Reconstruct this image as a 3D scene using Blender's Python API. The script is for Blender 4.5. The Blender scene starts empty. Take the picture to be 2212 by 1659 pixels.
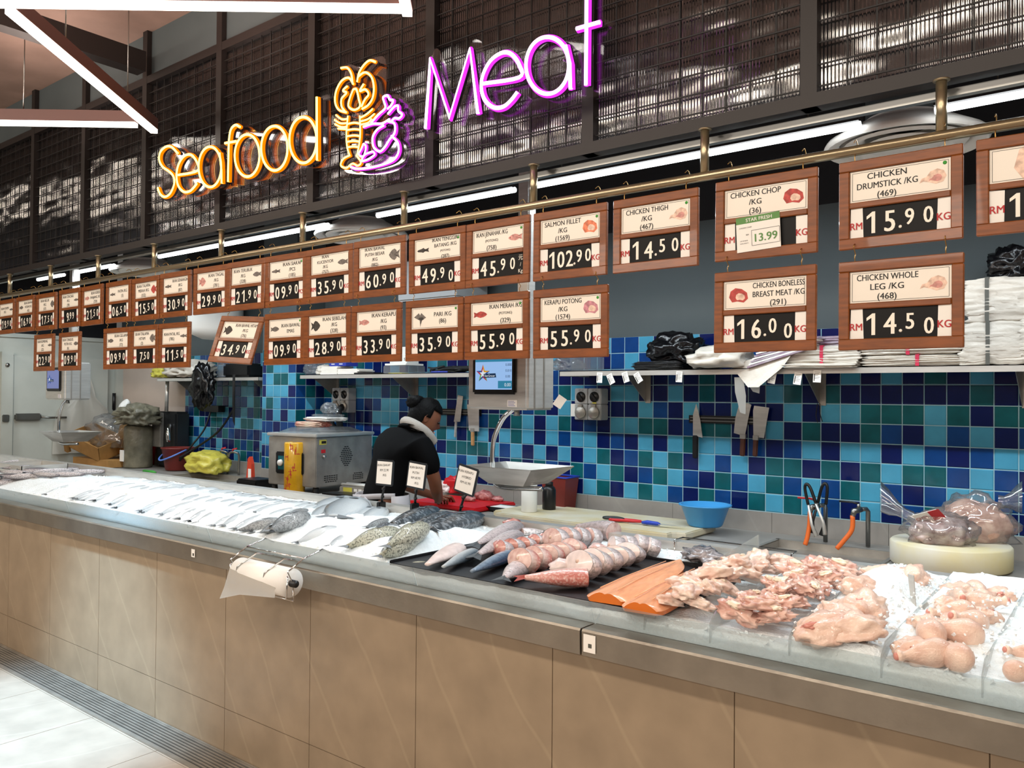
import bpy, bmesh, math, random
from mathutils import Vector, Matrix, noise
S = bpy.context.scene
COL = S.collection
PI = math.pi
rnd = random.Random(7)
# ---------------------------------------------------------------- camera
FPX, YAW, PITCH, ROLL, EYE = 1773.3, .667176, .013706, .0079535, 1.591
_f = Vector((-math.sin(YAW)*math.cos(PITCH), math.cos(YAW)*math.cos(PITCH), math.sin(PITCH)))
_r = Vector((math.cos(YAW), math.sin(YAW), 0)); _u = _r.cross(_f)
_R = _r*math.cos(ROLL)+_u*math.sin(ROLL); _U = -_r*math.sin(ROLL)+_u*math.cos(ROLL)
cam_d = bpy.data.cameras.new('camera'); cam = bpy.data.objects.new('camera', cam_d); COL.objects.link(cam)
cam_d.sensor_width = 36; cam_d.lens = 36*FPX/2212; cam_d.clip_start = .05
cam.matrix_world = Matrix(((_R.x, _U.x, -_f.x, 0), (_R.y, _U.y, -_f.y, 0), (_R.z, _U.z, -_f.z, EYE), (0, 0, 0, 1)))
S.camera = cam
S.view_settings.view_transform = 'Standard'; S.view_settings.look = 'None'
S.view_settings.gamma = 1; S.view_settings.exposure = 0.0; S.view_settings.use_curve_mapping = False
# where a sight line of the survey photo meets a vertical plane Y, a level Z or a plane X of the shop
def ray(x, y): return _f+_R*((x-1106)/FPX)-_U*((y-829.5)/FPX)
def PY(x, y, Y): d = ray(x, y); return Vector((0, 0, EYE))+d*(Y/d.y)
def PZ(x, y, Z): d = ray(x, y); return Vector((0, 0, EYE))+d*((Z-EYE)/d.z)
def PX(x, y, X): d = ray(x, y); return Vector((0, 0, EYE))+d*(X/d.x)
# ---------------------------------------------------------------- world and lights
W = bpy.data.worlds.new('world'); S.world = W; W.use_nodes = True
W.node_tree.nodes['Background'].inputs[0].default_value = (1, .93, .86, 1)
W.node_tree.nodes['Background'].inputs[1].default_value = .11
def area(name, loc, size, sizey, power, col, rot=(0, 0, 0), spread=PI):
    d = bpy.data.lights.new(name, 'AREA'); d.shape = 'RECTANGLE'; d.size = size; d.size_y = sizey; d.energy = power; d.color = col; d.spread = spread
    o = bpy.data.objects.new(name, d); COL.objects.link(o); o.location = loc; o.rotation_euler = rot; return o
def spot(name, loc, tgt, power, col, ang, blend=.6, rad=.05):
    d = bpy.data.lights.new(name, 'SPOT'); d.energy = power; d.color = col; d.spot_size = ang; d.spot_blend = blend; d.shadow_soft_size = rad
    o = bpy.data.objects.new(name, d); COL.objects.link(o); o.location = loc
    o.rotation_euler = (Vector(tgt)-Vector(loc)).to_track_quat('-Z', 'Y').to_euler(); return o
COOL = (.82, .93, 1); WARM = (1, .87, .72)
LEDS = [(-8.3, -7.75), (-7.56, -6.82), (-6.1, -4.07), (-3.62, -2.59), (-2.5, -.9), (-.64, .9)]
for a, b in LEDS:
    area('led_light', ((a+b)/2, 3.3, 2.622), b-a, .03, 17*(b-a), COOL)
# unseen fill areas added over the aisle to brighten counter front and boards
for x in (-8.2, -6, -3.8, -1.6, .6, 2.6):
    area('aisle_fill', (x, -.25, 3.6), 1.9, .3, 33, WARM, (.35, 0, 0))
spot('floor_glare_spot', (-4.3, .7, 3.6), (-4.3, 1.62, 0), 1500, (.45, .74, 1), .6, .8, .12)  # added spot, stands in for a cool reflection on the floor
for x in (-5.5, -2, 1.5):
    area('hall_fill', (x, -4.6, 3.5), 1.6, .6, 95, (1, .9, .8), (.95, 0, 0))  # added frontal fill behind the camera, lifts the shade under the ledge
for k, (x, p) in enumerate(((-1.0, 20), (-.45, 16), (.15, 14))):
    spot('meat_spot', (x, 2.95, 3.0), (x, 2.5, .95), p, (1, .88, .74), .7, .8, .05)
# ---------------------------------------------------------------- helpers
def lin(h):
    h = h.lstrip('#'); c = [int(h[i:i+2], 16)/255 for i in (0, 2, 4)]
    return tuple((v/12.92 if v <= .04045 else ((v+.055)/1.055)**2.4) for v in c)+(1,)
MATS = {}
def mat(name, col, rough=.5, metal=0, var=0, scale=30, bump=0, bscale=80, emit=None, es=0, trans=0, alpha=1, coat=0, sss=0, col2=None, stretch=(1, 1, 1), ior=1.45, spec=None):
    m = bpy.data.materials.new(name); m.use_nodes = True; nt = m.node_tree; b = nt.nodes['Principled BSDF']
    c = lin(col) if isinstance(col, str) else tuple(col)+(1,)
    b.inputs['Base Color'].default_value = c; b.inputs['Roughness'].default_value = rough; b.inputs['Metallic'].default_value = metal
    b.inputs['IOR'].default_value = ior
    if spec is not None: b.inputs['Specular IOR Level'].default_value = spec
    tc = mp = None
    def coords():
        nonlocal tc, mp
        if mp is None:
            tc = nt.nodes.new('ShaderNodeTexCoord'); mp = nt.nodes.new('ShaderNodeMapping'); mp.inputs['Scale'].default_value = stretch
            nt.links.new(tc.outputs['Object'], mp.inputs[0])
        return mp.outputs[0]
    if var or col2:
        n = nt.nodes.new('ShaderNodeTexNoise'); n.inputs['Scale'].default_value = scale; n.inputs['Detail'].default_value = 5; nt.links.new(coords(), n.inputs['Vector'])
        r = nt.nodes.new('ShaderNodeValToRGB'); nt.links.new(n.outputs[0], r.inputs[0])
        c2 = lin(col2) if col2 else None
        r.color_ramp.elements[0].position = .32; r.color_ramp.elements[1].position = .68
        r.color_ramp.elements[0].color = tuple(v*(1-var) for v in c[:3])+(1,); r.color_ramp.elements[1].color = c2 or tuple(min(1, v*(1+var)) for v in c[:3])+(1,)
        nt.links.new(r.outputs[0], b.inputs['Base Color'])
    if bump:
        n2 = nt.nodes.new('ShaderNodeTexNoise'); n2.inputs['Scale'].default_value = bscale; n2.inputs['Detail'].default_value = 4; nt.links.new(coords(), n2.inputs['Vector'])
        bp = nt.nodes.new('ShaderNodeBump'); bp.inputs['Strength'].default_value = bump; bp.inputs['Distance'].default_value = .01
        nt.links.new(n2.outputs[0], bp.inputs['Height']); nt.links.new(bp.outputs[0], b.inputs['Normal'])
    if emit is not None:
        b.inputs['Emission Color'].default_value = (lin(emit) if isinstance(emit, str) else tuple(emit)+(1,)); b.inputs['Emission Strength'].default_value = es
    b.inputs['Transmission Weight'].default_value = trans; b.inputs['Alpha'].default_value = alpha
    b.inputs['Coat Weight'].default_value = coat
    if sss:
        b.inputs['Subsurface Weight'].default_value = sss; b.inputs['Subsurface Radius'].default_value = (.012, .006, .004); b.inputs['Subsurface Scale'].default_value = 1
    MATS[name] = m; return m
def clear(name, col, mixv=.85, rough=.05, diff='#ffffff', dmix=.0):
    """thin clear sheet: mostly see-through, with gloss and a little milky scatter"""
    m = bpy.data.materials.new(name); m.use_nodes = True; nt = m.node_tree; nt.nodes.clear()
    o = nt.nodes.new('ShaderNodeOutputMaterial'); t = nt.nodes.new('ShaderNodeBsdfTransparent'); t.inputs[0].default_value = lin(col)
    g = nt.nodes.new('ShaderNodeBsdfGlossy'); g.inputs['Roughness'].default_value = rough
    d = nt.nodes.new('ShaderNodeBsdfDiffuse'); d.inputs[0].default_value = lin(diff); tl = nt.nodes.new('ShaderNodeBsdfTranslucent'); tl.inputs[0].default_value = lin(diff)
    m0 = nt.nodes.new('ShaderNodeMixShader'); m0.inputs[0].default_value = .5; nt.links.new(d.outputs[0], m0.inputs[1]); nt.links.new(tl.outputs[0], m0.inputs[2])
    m1 = nt.nodes.new('ShaderNodeMixShader'); m1.inputs[0].default_value = dmix; nt.links.new(t.outputs[0], m1.inputs[1]); nt.links.new(m0.outputs[0], m1.inputs[2])
    lw = nt.nodes.new('ShaderNodeLayerWeight'); lw.inputs[0].default_value = .25
    mm = nt.nodes.new('ShaderNodeMath'); mm.operation = 'MULTIPLY_ADD'; mm.inputs[1].default_value = .5; mm.inputs[2].default_value = 1-mixv; mm.use_clamp = True
    nt.links.new(lw.outputs['Fresnel'], mm.inputs[0])
    m2 = nt.nodes.new('ShaderNodeMixShader'); nt.links.new(mm.outputs[0], m2.inputs[0]); nt.links.new(m1.outputs[0], m2.inputs[1]); nt.links.new(g.outputs[0], m2.inputs[2])
    nt.links.new(m2.outputs[0], o.inputs[0]); MATS[name] = m; return m
def glow(name, col, s):
    m = bpy.data.materials.new(name); m.use_nodes = True; nt = m.node_tree; nt.nodes.clear()
    o = nt.nodes.new('ShaderNodeOutputMaterial'); e = nt.nodes.new('ShaderNodeEmission'); e.inputs[0].default_value = tuple(col)+(1,); e.inputs[1].default_value = s
    nt.links.new(e.outputs[0], o.inputs[0]); MATS[name] = m; return m
class MB:
    def __init__(s): s.v = []; s.f = []; s.m = []; s.mi = 0; s.sm = []; s.smooth = False
    def add(s, vs, fs, mi=None, M=None):
        k = len(s.v); s.v += [(M @ Vector(v) if M else Vector(v)) for v in vs]
        for f in fs: s.f.append([i+k for i in f]); s.m.append(s.mi if mi is None else mi); s.sm.append(s.smooth)
        return s
    def box(s, x0, x1, y0, y1, z0, z1, mi=None, M=None):
        return s.add([(x, y, z) for z in (z0, z1) for y in (y0, y1) for x in (x0, x1)], [(0, 2, 3, 1), (4, 5, 7, 6), (0, 1, 5, 4), (2, 6, 7, 3), (0, 4, 6, 2), (1, 3, 7, 5)], mi, M)
    def cbox(s, c, d, mi=None, M=None):
        return s.box(c[0]-d[0]/2, c[0]+d[0]/2, c[1]-d[1]/2, c[1]+d[1]/2, c[2]-d[2]/2, c[2]+d[2]/2, mi, M)
    def rbox(s, x0, x1, y0, y1, z0, z1, r=.005, mi=None, M=None, seg=2):
        bm = bmesh.new(); bmesh.ops.create_cube(bm, size=1)
        for v in bm.verts: v.co = Vector(((x0+x1)/2+v.co.x*(x1-x0), (y0+y1)/2+v.co.y*(y1-y0), (z0+z1)/2+v.co.z*(z1-z0)))
        bmesh.ops.bevel(bm, geom=bm.edges[:], offset=r, segments=seg, affect='EDGES'); return s.bm(bm, mi, M)
    def bm(s, bm, mi=None, M=None):
        bm.verts.ensure_lookup_table()
        for i, v in enumerate(bm.verts): v.index = i
        s.add([v.co.copy() for v in bm.verts], [[v.index for v in f.verts] for f in bm.faces], mi, M); bm.free(); return s
    def lathe(s, prof, n=24, mi=None, M=None, cap=True, sx=1, sy=1):
        vs = []; fs = []; k = len(prof)
        for i in range(n):
            a = 2*PI*i/n
            vs += [(r*math.cos(a)*sx, r*math.sin(a)*sy, z) for r, z in prof]
        for i in range(n):
            j = (i+1) % n
            for q in range(k-1): fs.append((i*k+q, j*k+q, j*k+q+1, i*k+q+1))
        if cap:
            if prof[0][0] > 1e-6: fs.append([i*k for i in range(n)][::-1])
            if prof[-1][0] > 1e-6: fs.append([i*k+k-1 for i in range(n)])
        old = s.smooth; s.smooth = True; s.add(vs, fs, mi, M); s.smooth = old; return s
    def tube(s, pts, r, n=8, mi=None, closed=False, cap=True, M=None):
        pts = [Vector(p) for p in pts]; m = len(pts); rr = r if isinstance(r, (list, tuple)) else [r]*m
        vs = []; fs = []; prev = None
        for i, p in enumerate(pts):
            if closed: t = pts[(i+1) % m]-pts[i-1]
            else: t = pts[min(i+1, m-1)]-pts[max(i-1, 0)]
            t = t.normalized() if t.length > 1e-9 else Vector((0, 0, 1))
            if prev is None: a = t.orthogonal().normalized()
            else: a = (prev-t*prev.dot(t)); a = a.normalized() if a.length > 1e-6 else t.orthogonal().normalized()
            prev = a; b = t.cross(a)
            vs += [p+(a*math.cos(2*PI*q/n)+b*math.sin(2*PI*q/n))*rr[i] for q in range(n)]
        for i in range(m if closed else m-1):
            j = (i+1) % m
            for q in range(n): fs.append((i*n+q, i*n+(q+1) % n, j*n+(q+1) % n, j*n+q))
        if cap and not closed: fs += [list(range(n))[::-1], [(m-1)*n+q for q in range(n)]]
        old = s.smooth; s.smooth = True; s.add(vs, fs, mi, M); s.smooth = old; return s
    def prism(s, poly, d, mi=None, M=None):
        """poly: outline in (x, z); thickness d along +y"""
        n = len(poly); vs = [(x, 0, z) for x, z in poly]+[(x, d, z) for x, z in poly]
        fs = [list(range(n)), [n+i for i in range(n)][::-1]]+[(i, n+i, n+(i+1) % n, (i+1) % n) for i in range(n)]
        return s.add(vs, fs, mi, M)
    def build(s, name, mats, parent=None, world=False, smooth=None):
        me = bpy.data.meshes.new(name); off = parent.location if (world and parent) else Vector((0, 0, 0))
        if parent is not None and world and parent.parent: off = off+parent.parent.location
        me.from_pydata([tuple(v-off) for v in s.v], [], s.f)
        for m in (mats if isinstance(mats, (list, tuple)) else [mats]): me.materials.append(MATS[m] if isinstance(m, str) else m)
        me.polygons.foreach_set('material_index', s.m)
        me.polygons.foreach_set('use_smooth', [True]*len(s.f) if smooth else ([False]*len(s.f) if smooth is False else s.sm))
        me.update(); o = bpy.data.objects.new(name, me); COL.objects.link(o)
        if parent: o.parent = parent
        return o
def tag(o, label, cat, group=None, kind=None):
    if label: o['label'] = label
    if cat: o['category'] = cat
    if group: o['group'] = group
    if kind: o['kind'] = kind
    return o
def thing(name, label, cat, loc=(0, 0, 0), rot=(0, 0, 0), group=None):
    o = bpy.data.objects.new(name, None); COL.objects.link(o); o.location = loc; o.rotation_euler = rot; o.empty_display_size = .05
    return tag(o, label, cat, group)
def struct(o): o['kind'] = 'structure'; return o
def copy_tree(o, parent=None):
    c = o.copy(); COL.objects.link(c); c.parent = parent
    for ch in list(o.children): copy_tree(ch, c)
    return c
def spline(pts, n=6, closed=False):
    pts = [Vector(p) for p in pts]; m = len(pts); out = []
    for i in range(m if closed else m-1):
        g = (lambda k: pts[k % m]) if closed else (lambda k: pts[min(max(k, 0), m-1)])
        a, b, c, d = g(i-1), g(i), g(i+1), g(i+2)
        for q in range(n):
            t = q/n; out.append(.5*((2*b)+(c-a)*t+(2*a-5*b+4*c-d)*t*t+(3*b-a-3*c+d)*t**3))
    if not closed: out.append(pts[-1])
    return out
_tc = {}
def glyphs(txt, off=0.0):
    k = (txt, off)
    if k not in _tc:
        cu = bpy.data.curves.new('t', 'FONT'); cu.body = txt; cu.size = 1; cu.resolution_u = 3; cu.offset = off; cu.fill_mode = 'BOTH'
        ob = bpy.data.objects.new('t', cu); me = ob.to_mesh()
        vs = [v.co.copy() for v in me.vertices]; fs = [tuple(p.vertices) for p in me.polygons]; ob.to_mesh_clear()
        bpy.data.objects.remove(ob); bpy.data.curves.remove(cu)
        xs = [v.x for v in vs] or [0]; ys = [v.y for v in vs] or [0]
        _tc[k] = (vs, fs, min(xs), max(xs), min(ys), max(ys))
    return _tc[k]
def text(mb, txt, cx, cz, h=None, w=None, y=0, off=.0, maxw=None, mi=None, M=None, capital=True, asp=1):
    """flat lettering centred at (cx, cz) in the local x-z plane, facing -y, cap height h (and width w)"""
    vs, fs, x0, x1, y0, y1 = glyphs(txt)
    if not vs: return
    H = .73 if capital else (y1-y0); base = 0 if capital else y0
    sz = (h/H) if h else w/(x1-x0); sx = sz*asp if w is None else w/(x1-x0)
    if maxw and (x1-x0)*sx > maxw: sx = maxw/(x1-x0)
    for dx in ((-off*1.2, off*1.2) if off else (0,)): mb.add([(cx+(v.x+dx-(x0+x1)/2)*sx, y-(dx > 0)*.00004, cz+(v.y-base-H/2)*sz) for v in vs], fs, mi, M)
# ---------------------------------------------------------------- materials
mat('steel', '#c6c4bf', .34, .55, .1, 6, .05, 60, stretch=(1, 1, 8)); mat('steel_dull', '#a39e96', .42, .6, .16, 9, .08, 90)
mat('chrome', '#d6d6d6', .1, 1); mat('steel_ledge', '#9c968c', .36, .85, .14, 7, .06, 90); mat('zinc', '#8d8c88', .35, 1)
mat('brass_steel', '#a5977c', .28, .85); mat('brass', '#b58a4a', .35, 1)
mat('black_paint', '#120d0c', .55); mat('frame_paint', '#1d1614', .5)
mat('wall_grey', '#4a5254', .7, var=.06, scale=3); mat('wall_black', '#15161a', .8)
mat('ceiling', '#a58a7e', .85, var=.12, scale=4, bump=.1, bscale=20); mat('ceiling_dark', '#141214', .9)
mat('white_panel', '#b3b6ae', .45, var=.04, scale=5); mat('plaster', '#b9aa9e', .8, var=.05, scale=4)
mat('grout', '#8fb3bd', .8); mat('white_plastic', '#e6e4de', .6); mat('grey_plastic', '#a3a5a6', .45)
mat('black_plastic', '#131314', .35); mat('rubber', '#0c0c0d', .6); mat('white_paper', '#efebe4', .6); mat('cream_paper', '#efe7da', .5)
mat('red_ink', '#b3262a', .6); mat('black_ink', '#1a1818', .6); mat('green_ink', '#3f9a3a', .6); mat('dark_green', '#5b8a4a', .6)
mat('digit_white', '#f2ebdd', .5); mat('digit_black', '#0b0908', .5, spec=.25)
mat('wood', '#7c4214', .42, var=.22, scale=12, stretch=(1.2, 8, 8), coat=.08)
mat('tN', '#0a1950', .14, var=.12, scale=9, bump=.05, bscale=14); mat('tB', '#0e3d78', .14, var=.15, scale=9, bump=.05, bscale=14)
mat('tT', '#0f565e', .16, var=.2, scale=9, bump=.05, bscale=14); mat('tS', '#4795b4', .16, var=.08, scale=9, bump=.05, bscale=14)
mat('led', '#ffffff', .5, emit=(.95, .98, 1), es=9); mat('led_warm', '#ffffff', .5, emit=(1, .93, .82), es=7)
def stone(name, base, vein, joint=None):
    m = mat(name, base, .42, var=.1, scale=7, spec=.35); nt = m.node_tree; b = nt.nodes['Principled BSDF']
    tc = nt.nodes.new('ShaderNodeTexCoord'); mp = nt.nodes.new('ShaderNodeMapping'); mp.inputs['Rotation'].default_value = (0, .62, .3); nt.links.new(tc.outputs['Object'], mp.inputs[0])
    w = nt.nodes.new('ShaderNodeTexWave'); w.wave_type = 'BANDS'; w.bands_direction = 'X'; w.inputs['Scale'].default_value = 1.05; w.inputs['Distortion'].default_value = 3.2; w.inputs['Detail'].default_value = 3; w.inputs['Detail Scale'].default_value = .8
    nt.links.new(mp.outputs[0], w.inputs['Vector']); r = nt.nodes.new('ShaderNodeValToRGB'); r.color_ramp.elements[0].position = .992; r.color_ramp.elements[0].color = (0, 0, 0, 1); r.color_ramp.elements[1].position = 1; r.color_ramp.elements[1].color = (.15, .15, .15, 1)
    nt.links.new(w.outputs[0], r.inputs[0]); mx = nt.nodes.new('ShaderNodeMix'); mx.data_type = 'RGBA'
    src = b.inputs['Base Color'].links[0].from_socket; nt.links.new(r.outputs[0], mx.inputs[0]); nt.links.new(src, mx.inputs[6]); mx.inputs[7].default_value = lin(vein); nt.links.new(mx.outputs[2], b.inputs['Base Color'])
    return m
stone('stone_front', '#95836d', '#c2b092'); stone('stone_floor', '#b3a596', '#d8ccbc'); stone('stone_skirt', '#8f8a84', '#aaa59c'); stone('worktop', '#8d8a85', '#a8a49d')
mat('joint', '#5c4a36', .8)
clear('acrylic', '#f2f7f8', .965, .04, '#eef4f6', .13); clear('acrylic_thin', '#f4f4f8', .97, .04)
clear('acrylic_bay', '#f0f3f3', .955, .05, '#f2f2f0', .2); clear('film', '#f2f4f6', .86, .12, '#f0f4f6', .16); clear('bag_white', '#f4f2ee', .92, .25, '#efece4', .8)
# ---------------------------------------------------------------- the setting
YW = 4.444; XC = -5.507; YC = 4.152; XCL = -5.96; XL = -8.988; ROW0 = 1.6586; COL0 = -3.109
def simple(name, mats, fn, parent=None): mb = MB(); fn(mb); return mb.build(name, mats, parent)
# floor: 60 cm stone tiles with joints
mb = MB()
x = -11.3
while x < 3.2:
    y = 1.905-.6*7
    while y < 5:
        mb.box(x+.0015, x+.5985, y+.0015, min(y+.5985, 5), -.02, 0, 0); y += .6
    x += .6
mb.box(-11.5, 3.4, -2.4, 5, -.04, -.003, 1)
struct(mb.build('floor', ['stone_floor', 'joint']))
# back wall: grey above with a black top band, plain plaster at the far left, stone skirting course
mb = MB()
mb.box(XL, 3, YW+.004, YW+.2, 0, 3.9, 3)
mb.box(-7.669, 3, YW, YW+.01, 1.955, 2.62, 0); mb.box(-7.669, 3, YW, YW+.01, 2.62, 3.9, 1)
mb.box(XL, -7.669, YW, YW+.01, 0, 2.0, 2); mb.box(XL, -7.669, YW, YW+.01, 2.0, 3.9, 0)
x = -7.669
while x < 3:
    mb.box(x+.001, x+.599, YW-.012, YW, .80, .957, 4); x += .6
struct(mb.build('wall_back', ['wall_grey', 'wall_black', 'plaster', 'grout', 'stone_skirt']))
# glazed wall tiles, laid in a 10 cm grid
ROWS = {-3: (4, 'BBSNSSN'), -2: (3, 'NBSBSSB'),
 -1: (0, 'NNNMNBNNBNTNNSNSNNSNSNTNSN'), 0: (0, 'TSBNSSNNSNTNNNSTNTNNNNNNTN'), 1: (0, 'SNBNNNSBNSNNSNNSNSSTTTSTNT'),
 2: (-1, 'STNBNSSTTNBTTNNSNTNNTBNSBSN'), 3: (-5, 'STSNSBSSNBNSNSTSSNBNBSNSSNSBNBS'), 4: (-5, 'BSNSNSNSTNBTSTNSBSNTTNTNTSTTBSB'),
 5: (-5, 'NTNTBNTBSTNBTSBNTBSTBSBTSBNBSSB'), 6: (0, 'NNSTNSTSBNTBNTSTSBNSNBTBSN')}
pal = 'NBTSM'; mi = {'N': 0, 'B': 1, 'T': 2, 'S': 3, 'M': 3}
tr = random.Random(11)
def tile_at(r, c):
    st = ROWS.get(r)
    if st and 0 <= c-st[0] < len(st[1]): return mi[st[1][c-st[0]]]
    return tr.choices((0, 1, 2, 3), (34, 20, 20, 26))[0]
def tile(mb, O, ax, az, w, h, n, m):
    g = .0022; t = .003; e = .004
    def q(a, b, d): return O+ax*a+az*b+n*d
    vs = [q(g, g, 0), q(w-g, g, 0), q(w-g, h-g, 0), q(g, h-g, 0), q(g+e, g+e, t), q(w-g-e, g+e, t), q(w-g-e, h-g-e, t), q(g+e, h-g-e, t)]
    mb.add(vs, [(4, 5, 6, 7), (0, 1, 5, 4), (1, 2, 6, 5), (2, 3, 7, 6), (3, 0, 4, 7)], m)
mb = MB()
mb.box(-7.669, 3, YW-.001, YW+.005, .95, 1.957, 4)
for r in range(-3, 7):
    for c in range(-46, 62):
        x = COL0+.1*c
        if x < -7.72 or (XCL < x+.05 < XC): continue
        x0 = max(x, -7.669)
        tile(mb, Vector((x0, YW-.001, ROW0-.1*(r+1))), Vector((1, 0, 0)), Vector((0, 0, 1)), x+.1-x0, .1, Vector((0, -1, 0)), tile_at(r, c))
struct(mb.build('trim_1', ['tN', 'tB', 'tT', 'tS', 'grout']))
mb = MB()      # tiled pier
mb.box(XCL, XC, YC, YW+.01, 0, 1.957, 4); mb.box(XCL, XC, YC, YW+.01, 1.957, 3.9, 5); mb.box(XCL-.003, XC+.003, YC-.004, YW, .80, .957, 6)
for r in range(-3, 7):
    z = ROW0-.1*(r+1)
    for k in range(5): 
        x0 = max(XC-.1*(k+1), XCL); tile(mb, Vector((x0, YC, z)), Vector((1, 0, 0)), Vector((0, 0, 1)), XC-.1*k-x0, .1, Vector((0, -1, 0)), tr.choices((0, 1, 2, 3), (24, 26, 18, 32))[0])
    for k in range(3):
        w = min(.1, YW-YC-.1*k); tile(mb, Vector((XC, YC+.1*k, z)), Vector((0, 1, 0)), Vector((0, 0, 1)), w, .1, Vector((1, 0, 0)), tr.choices((0, 1, 2, 3), (26, 24, 22, 28))[0])
struct(mb.build('wall_pier', ['tN', 'tB', 'tT', 'tS', 'grout', 'wall_grey', 'stone_skirt']))
# cold room wall at the far left, with its insulated door
mb = MB(); mb.box(XL-.12, XL, .2, YW+.01, 0, 2.17, 0); mb.box(XL, XL+.045, 4.37, YW, 0, 2.03, 0); mb.box(XL-.005, XL+.02, .2, 4.37, 2.13, 2.17, 0)
struct(mb.build('wall_left', ['white_panel']))
mb = MB(); mb.box(XL-.6, XL-.12, .2, YW, 2.17, 3.9, 0); struct(mb.build('wall_left_upper', ['wall_black']))
d = thing('door_1', 'white insulated cold room door with steel latch', 'door', (XL, 3.33, 0)); struct(d)
mb = MB(); mb.rbox(0.001, .05, .01, .95, .05, 1.95, .006); mb.build('door_leaf', 'white_panel', d)
mb = MB(); mb.box(0.001, .062, -.1, 0.005, .0, 1.98); mb.build('door_jamb', 'white_panel', d)
mb = MB(); mb.rbox(.052, .085, -.09, -.03, 1.29, 1.36, .006); mb.rbox(.05, .1, .02, .26, 1.3, 1.37, .012); mb.tube([(.08, .25, 1.335), (.1, .33, 1.325), (.1, .5, 1.325)], .011); mb.build('door_latch', 'zinc', d)
mb = MB(); mb.lathe([(0, 0), (.02, 0), (.02, .01), (0, .012)], 10, M=Matrix.Translation((.062, -.05, 1.85)) @ Matrix.Rotation(PI/2, 4, 'Y')); mb.build('bolt', 'zinc', d)
# ceilings and the dark bulkheads
mb = MB(); mb.box(-11.5, 3.4, -2.4, 2.55, 3.78, 3.95, 0); mb.box(-11.5, 3.4, 2.55, 5, 3.9, 4, 1)
struct(mb.build('ceiling', ['ceiling', 'ceiling_dark']))
mb = MB(); mb.box(-4.83, -4.73, -.5, 2.46, 3.5, 3.62); mb.build('ceiling_beam', 'frame_paint'); struct(bpy.data.objects['ceiling_beam'])
mb = MB(); mb.box(3, 3.1, -2.4, 5, 0, 4); struct(mb.build('wall_right', 'plaster'))
# drain grate at the foot of the counter
d = thing('drain_grate', 'long slotted steel drain grate in the floor along the counter foot', 'drain', (-4, 1.92, 0))
mb = MB(); mb.box(-8.9, 2.95, 1.915, 2.088, -.002, .001); mb.build('drain_bed', 'rubber', d, True)
mb = MB()
for k in range(8): mb.box(-8.9, 2.95, 1.945+k*.0175, 1.945+k*.0175+.009, .001, .006)
mb.build('slats', 'steel_dull', d, True)
mb = MB(); mb.box(-8.9, 2.95, 1.915, 1.935, .001, .007); mb.box(-11, 3, 2.078, 2.088, .001, .007); mb.build('grate_frame', 'steel_dull', d, True)
# wall counter behind the walkway: continuous worktop on a tiled base, sinks cut in
wc = thing('back_counter', 'grey stone worktop running along the blue tiled wall', 'counter', (-4, 3.72, 0))
mb = MB()
SX = [(-1.56, -.98), (-6.95, -6.1)]
xs = [-8.9, -6.95, -6.1, -1.56, -.98, 3]
for a, b, e in ((-8.9, -6.95, YW-.014), (-6.1, XCL-.004, YW-.014), (XCL-.004, XC+.004, YC-.005), (XC+.004, -1.56, YW-.014), (-.98, 2.98, YW-.014)): mb.box(a, b, 3.72, e, .81, .848)
for a, b in SX: mb.box(a, b, 3.72, 3.78, .81, .848); mb.box(a, b, 4.24, YW-.014, .81, .848)
mb.build('worktop', 'worktop', wc, True)
mb = MB(); mb.box(-8.9, 2.95, 3.78, YC-.006, 0, .805); mb.build('counter_base', 'stone_skirt', wc, True)
for a, b in SX:
    mb = MB(); z0 = .812; mb.box(a, b, 3.78, 4.24, z0-.004, z0); t = .004
    mb.box(a, a+t, 3.78, 4.24, z0, .85); mb.box(b-t, b, 3.78, 4.24, z0, .85); mb.box(a, b, 3.78, 3.784, z0, .85); mb.box(a, b, 4.236, 4.24, z0, .85)
    for r in ((a-.015, a+t, 3.765, 4.255), (b-t, b+.015, 3.765, 4.255), (a-.015, b+.015, 3.765, 3.785), (a-.015, b+.015, 4.235, 4.255)): mb.box(*r, .848, .852)
    mb.build('sink_bowl', 'steel_dull', wc, True)
# ---------------------------------------------------------------- the fish and meat display
dc = thing('display_counter', 'long beige tiled fish and meat counter with steel rim and ice bed', 'counter', (-4, 2.1, 0))
mb = MB(); xj = [-.295+.592*k for k in range(-14, 6)]
for k, a in enumerate(xj[:-1]):
    b = xj[k+1]; mb.box(a+.0015, b-.0015, 2.092, 2.11, .0, .192, 0); mb.box(a+.0015, b-.0015, 2.092, 2.11, .195, .83, 0)
mb.box(xj[0], xj[-1], 2.0945, 2.2, .0, .83, 1); mb.build('tiled_front', ['stone_front', 'joint'], dc, True)
mb = MB(); mb.box(-8.9, 2.95, 3.03, 3.06, 0, .99); mb.build('rear_panel', 'steel_dull', dc, True)
for a, b in ((-8.9, -1.347), (-1.340, 2.95)):
    mb = MB(); poly = [(2.045, .825), (2.043, .896), (2.048, .902), (2.125, .902), (2.125, .895), (2.056, .893), (2.058, .833), (2.09, .833), (2.09, .825)]
    n = len(poly); vs = [(a, y, z) for y, z in poly]+[(b, y, z) for y, z in poly]
    mb.add(vs, [list(range(n)), [n+i for i in range(n)][::-1]]+[(i, n+i, n+(i+1) % n, (i+1) % n) for i in range(n)]); mb.build('steel_ledge', 'steel_ledge', dc, True)
mb = MB(); mb.box(-8.9, 2.95, 3.01, 3.07, 1.0, 1.008); mb.box(-8.9, 2.95, 3.01, 3.014, .9, 1.0); mb.box(-8.9, 2.95, 3.066, 3.07, .9, 1.0); mb.build('rear_rim', 'steel', dc, True)
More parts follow.
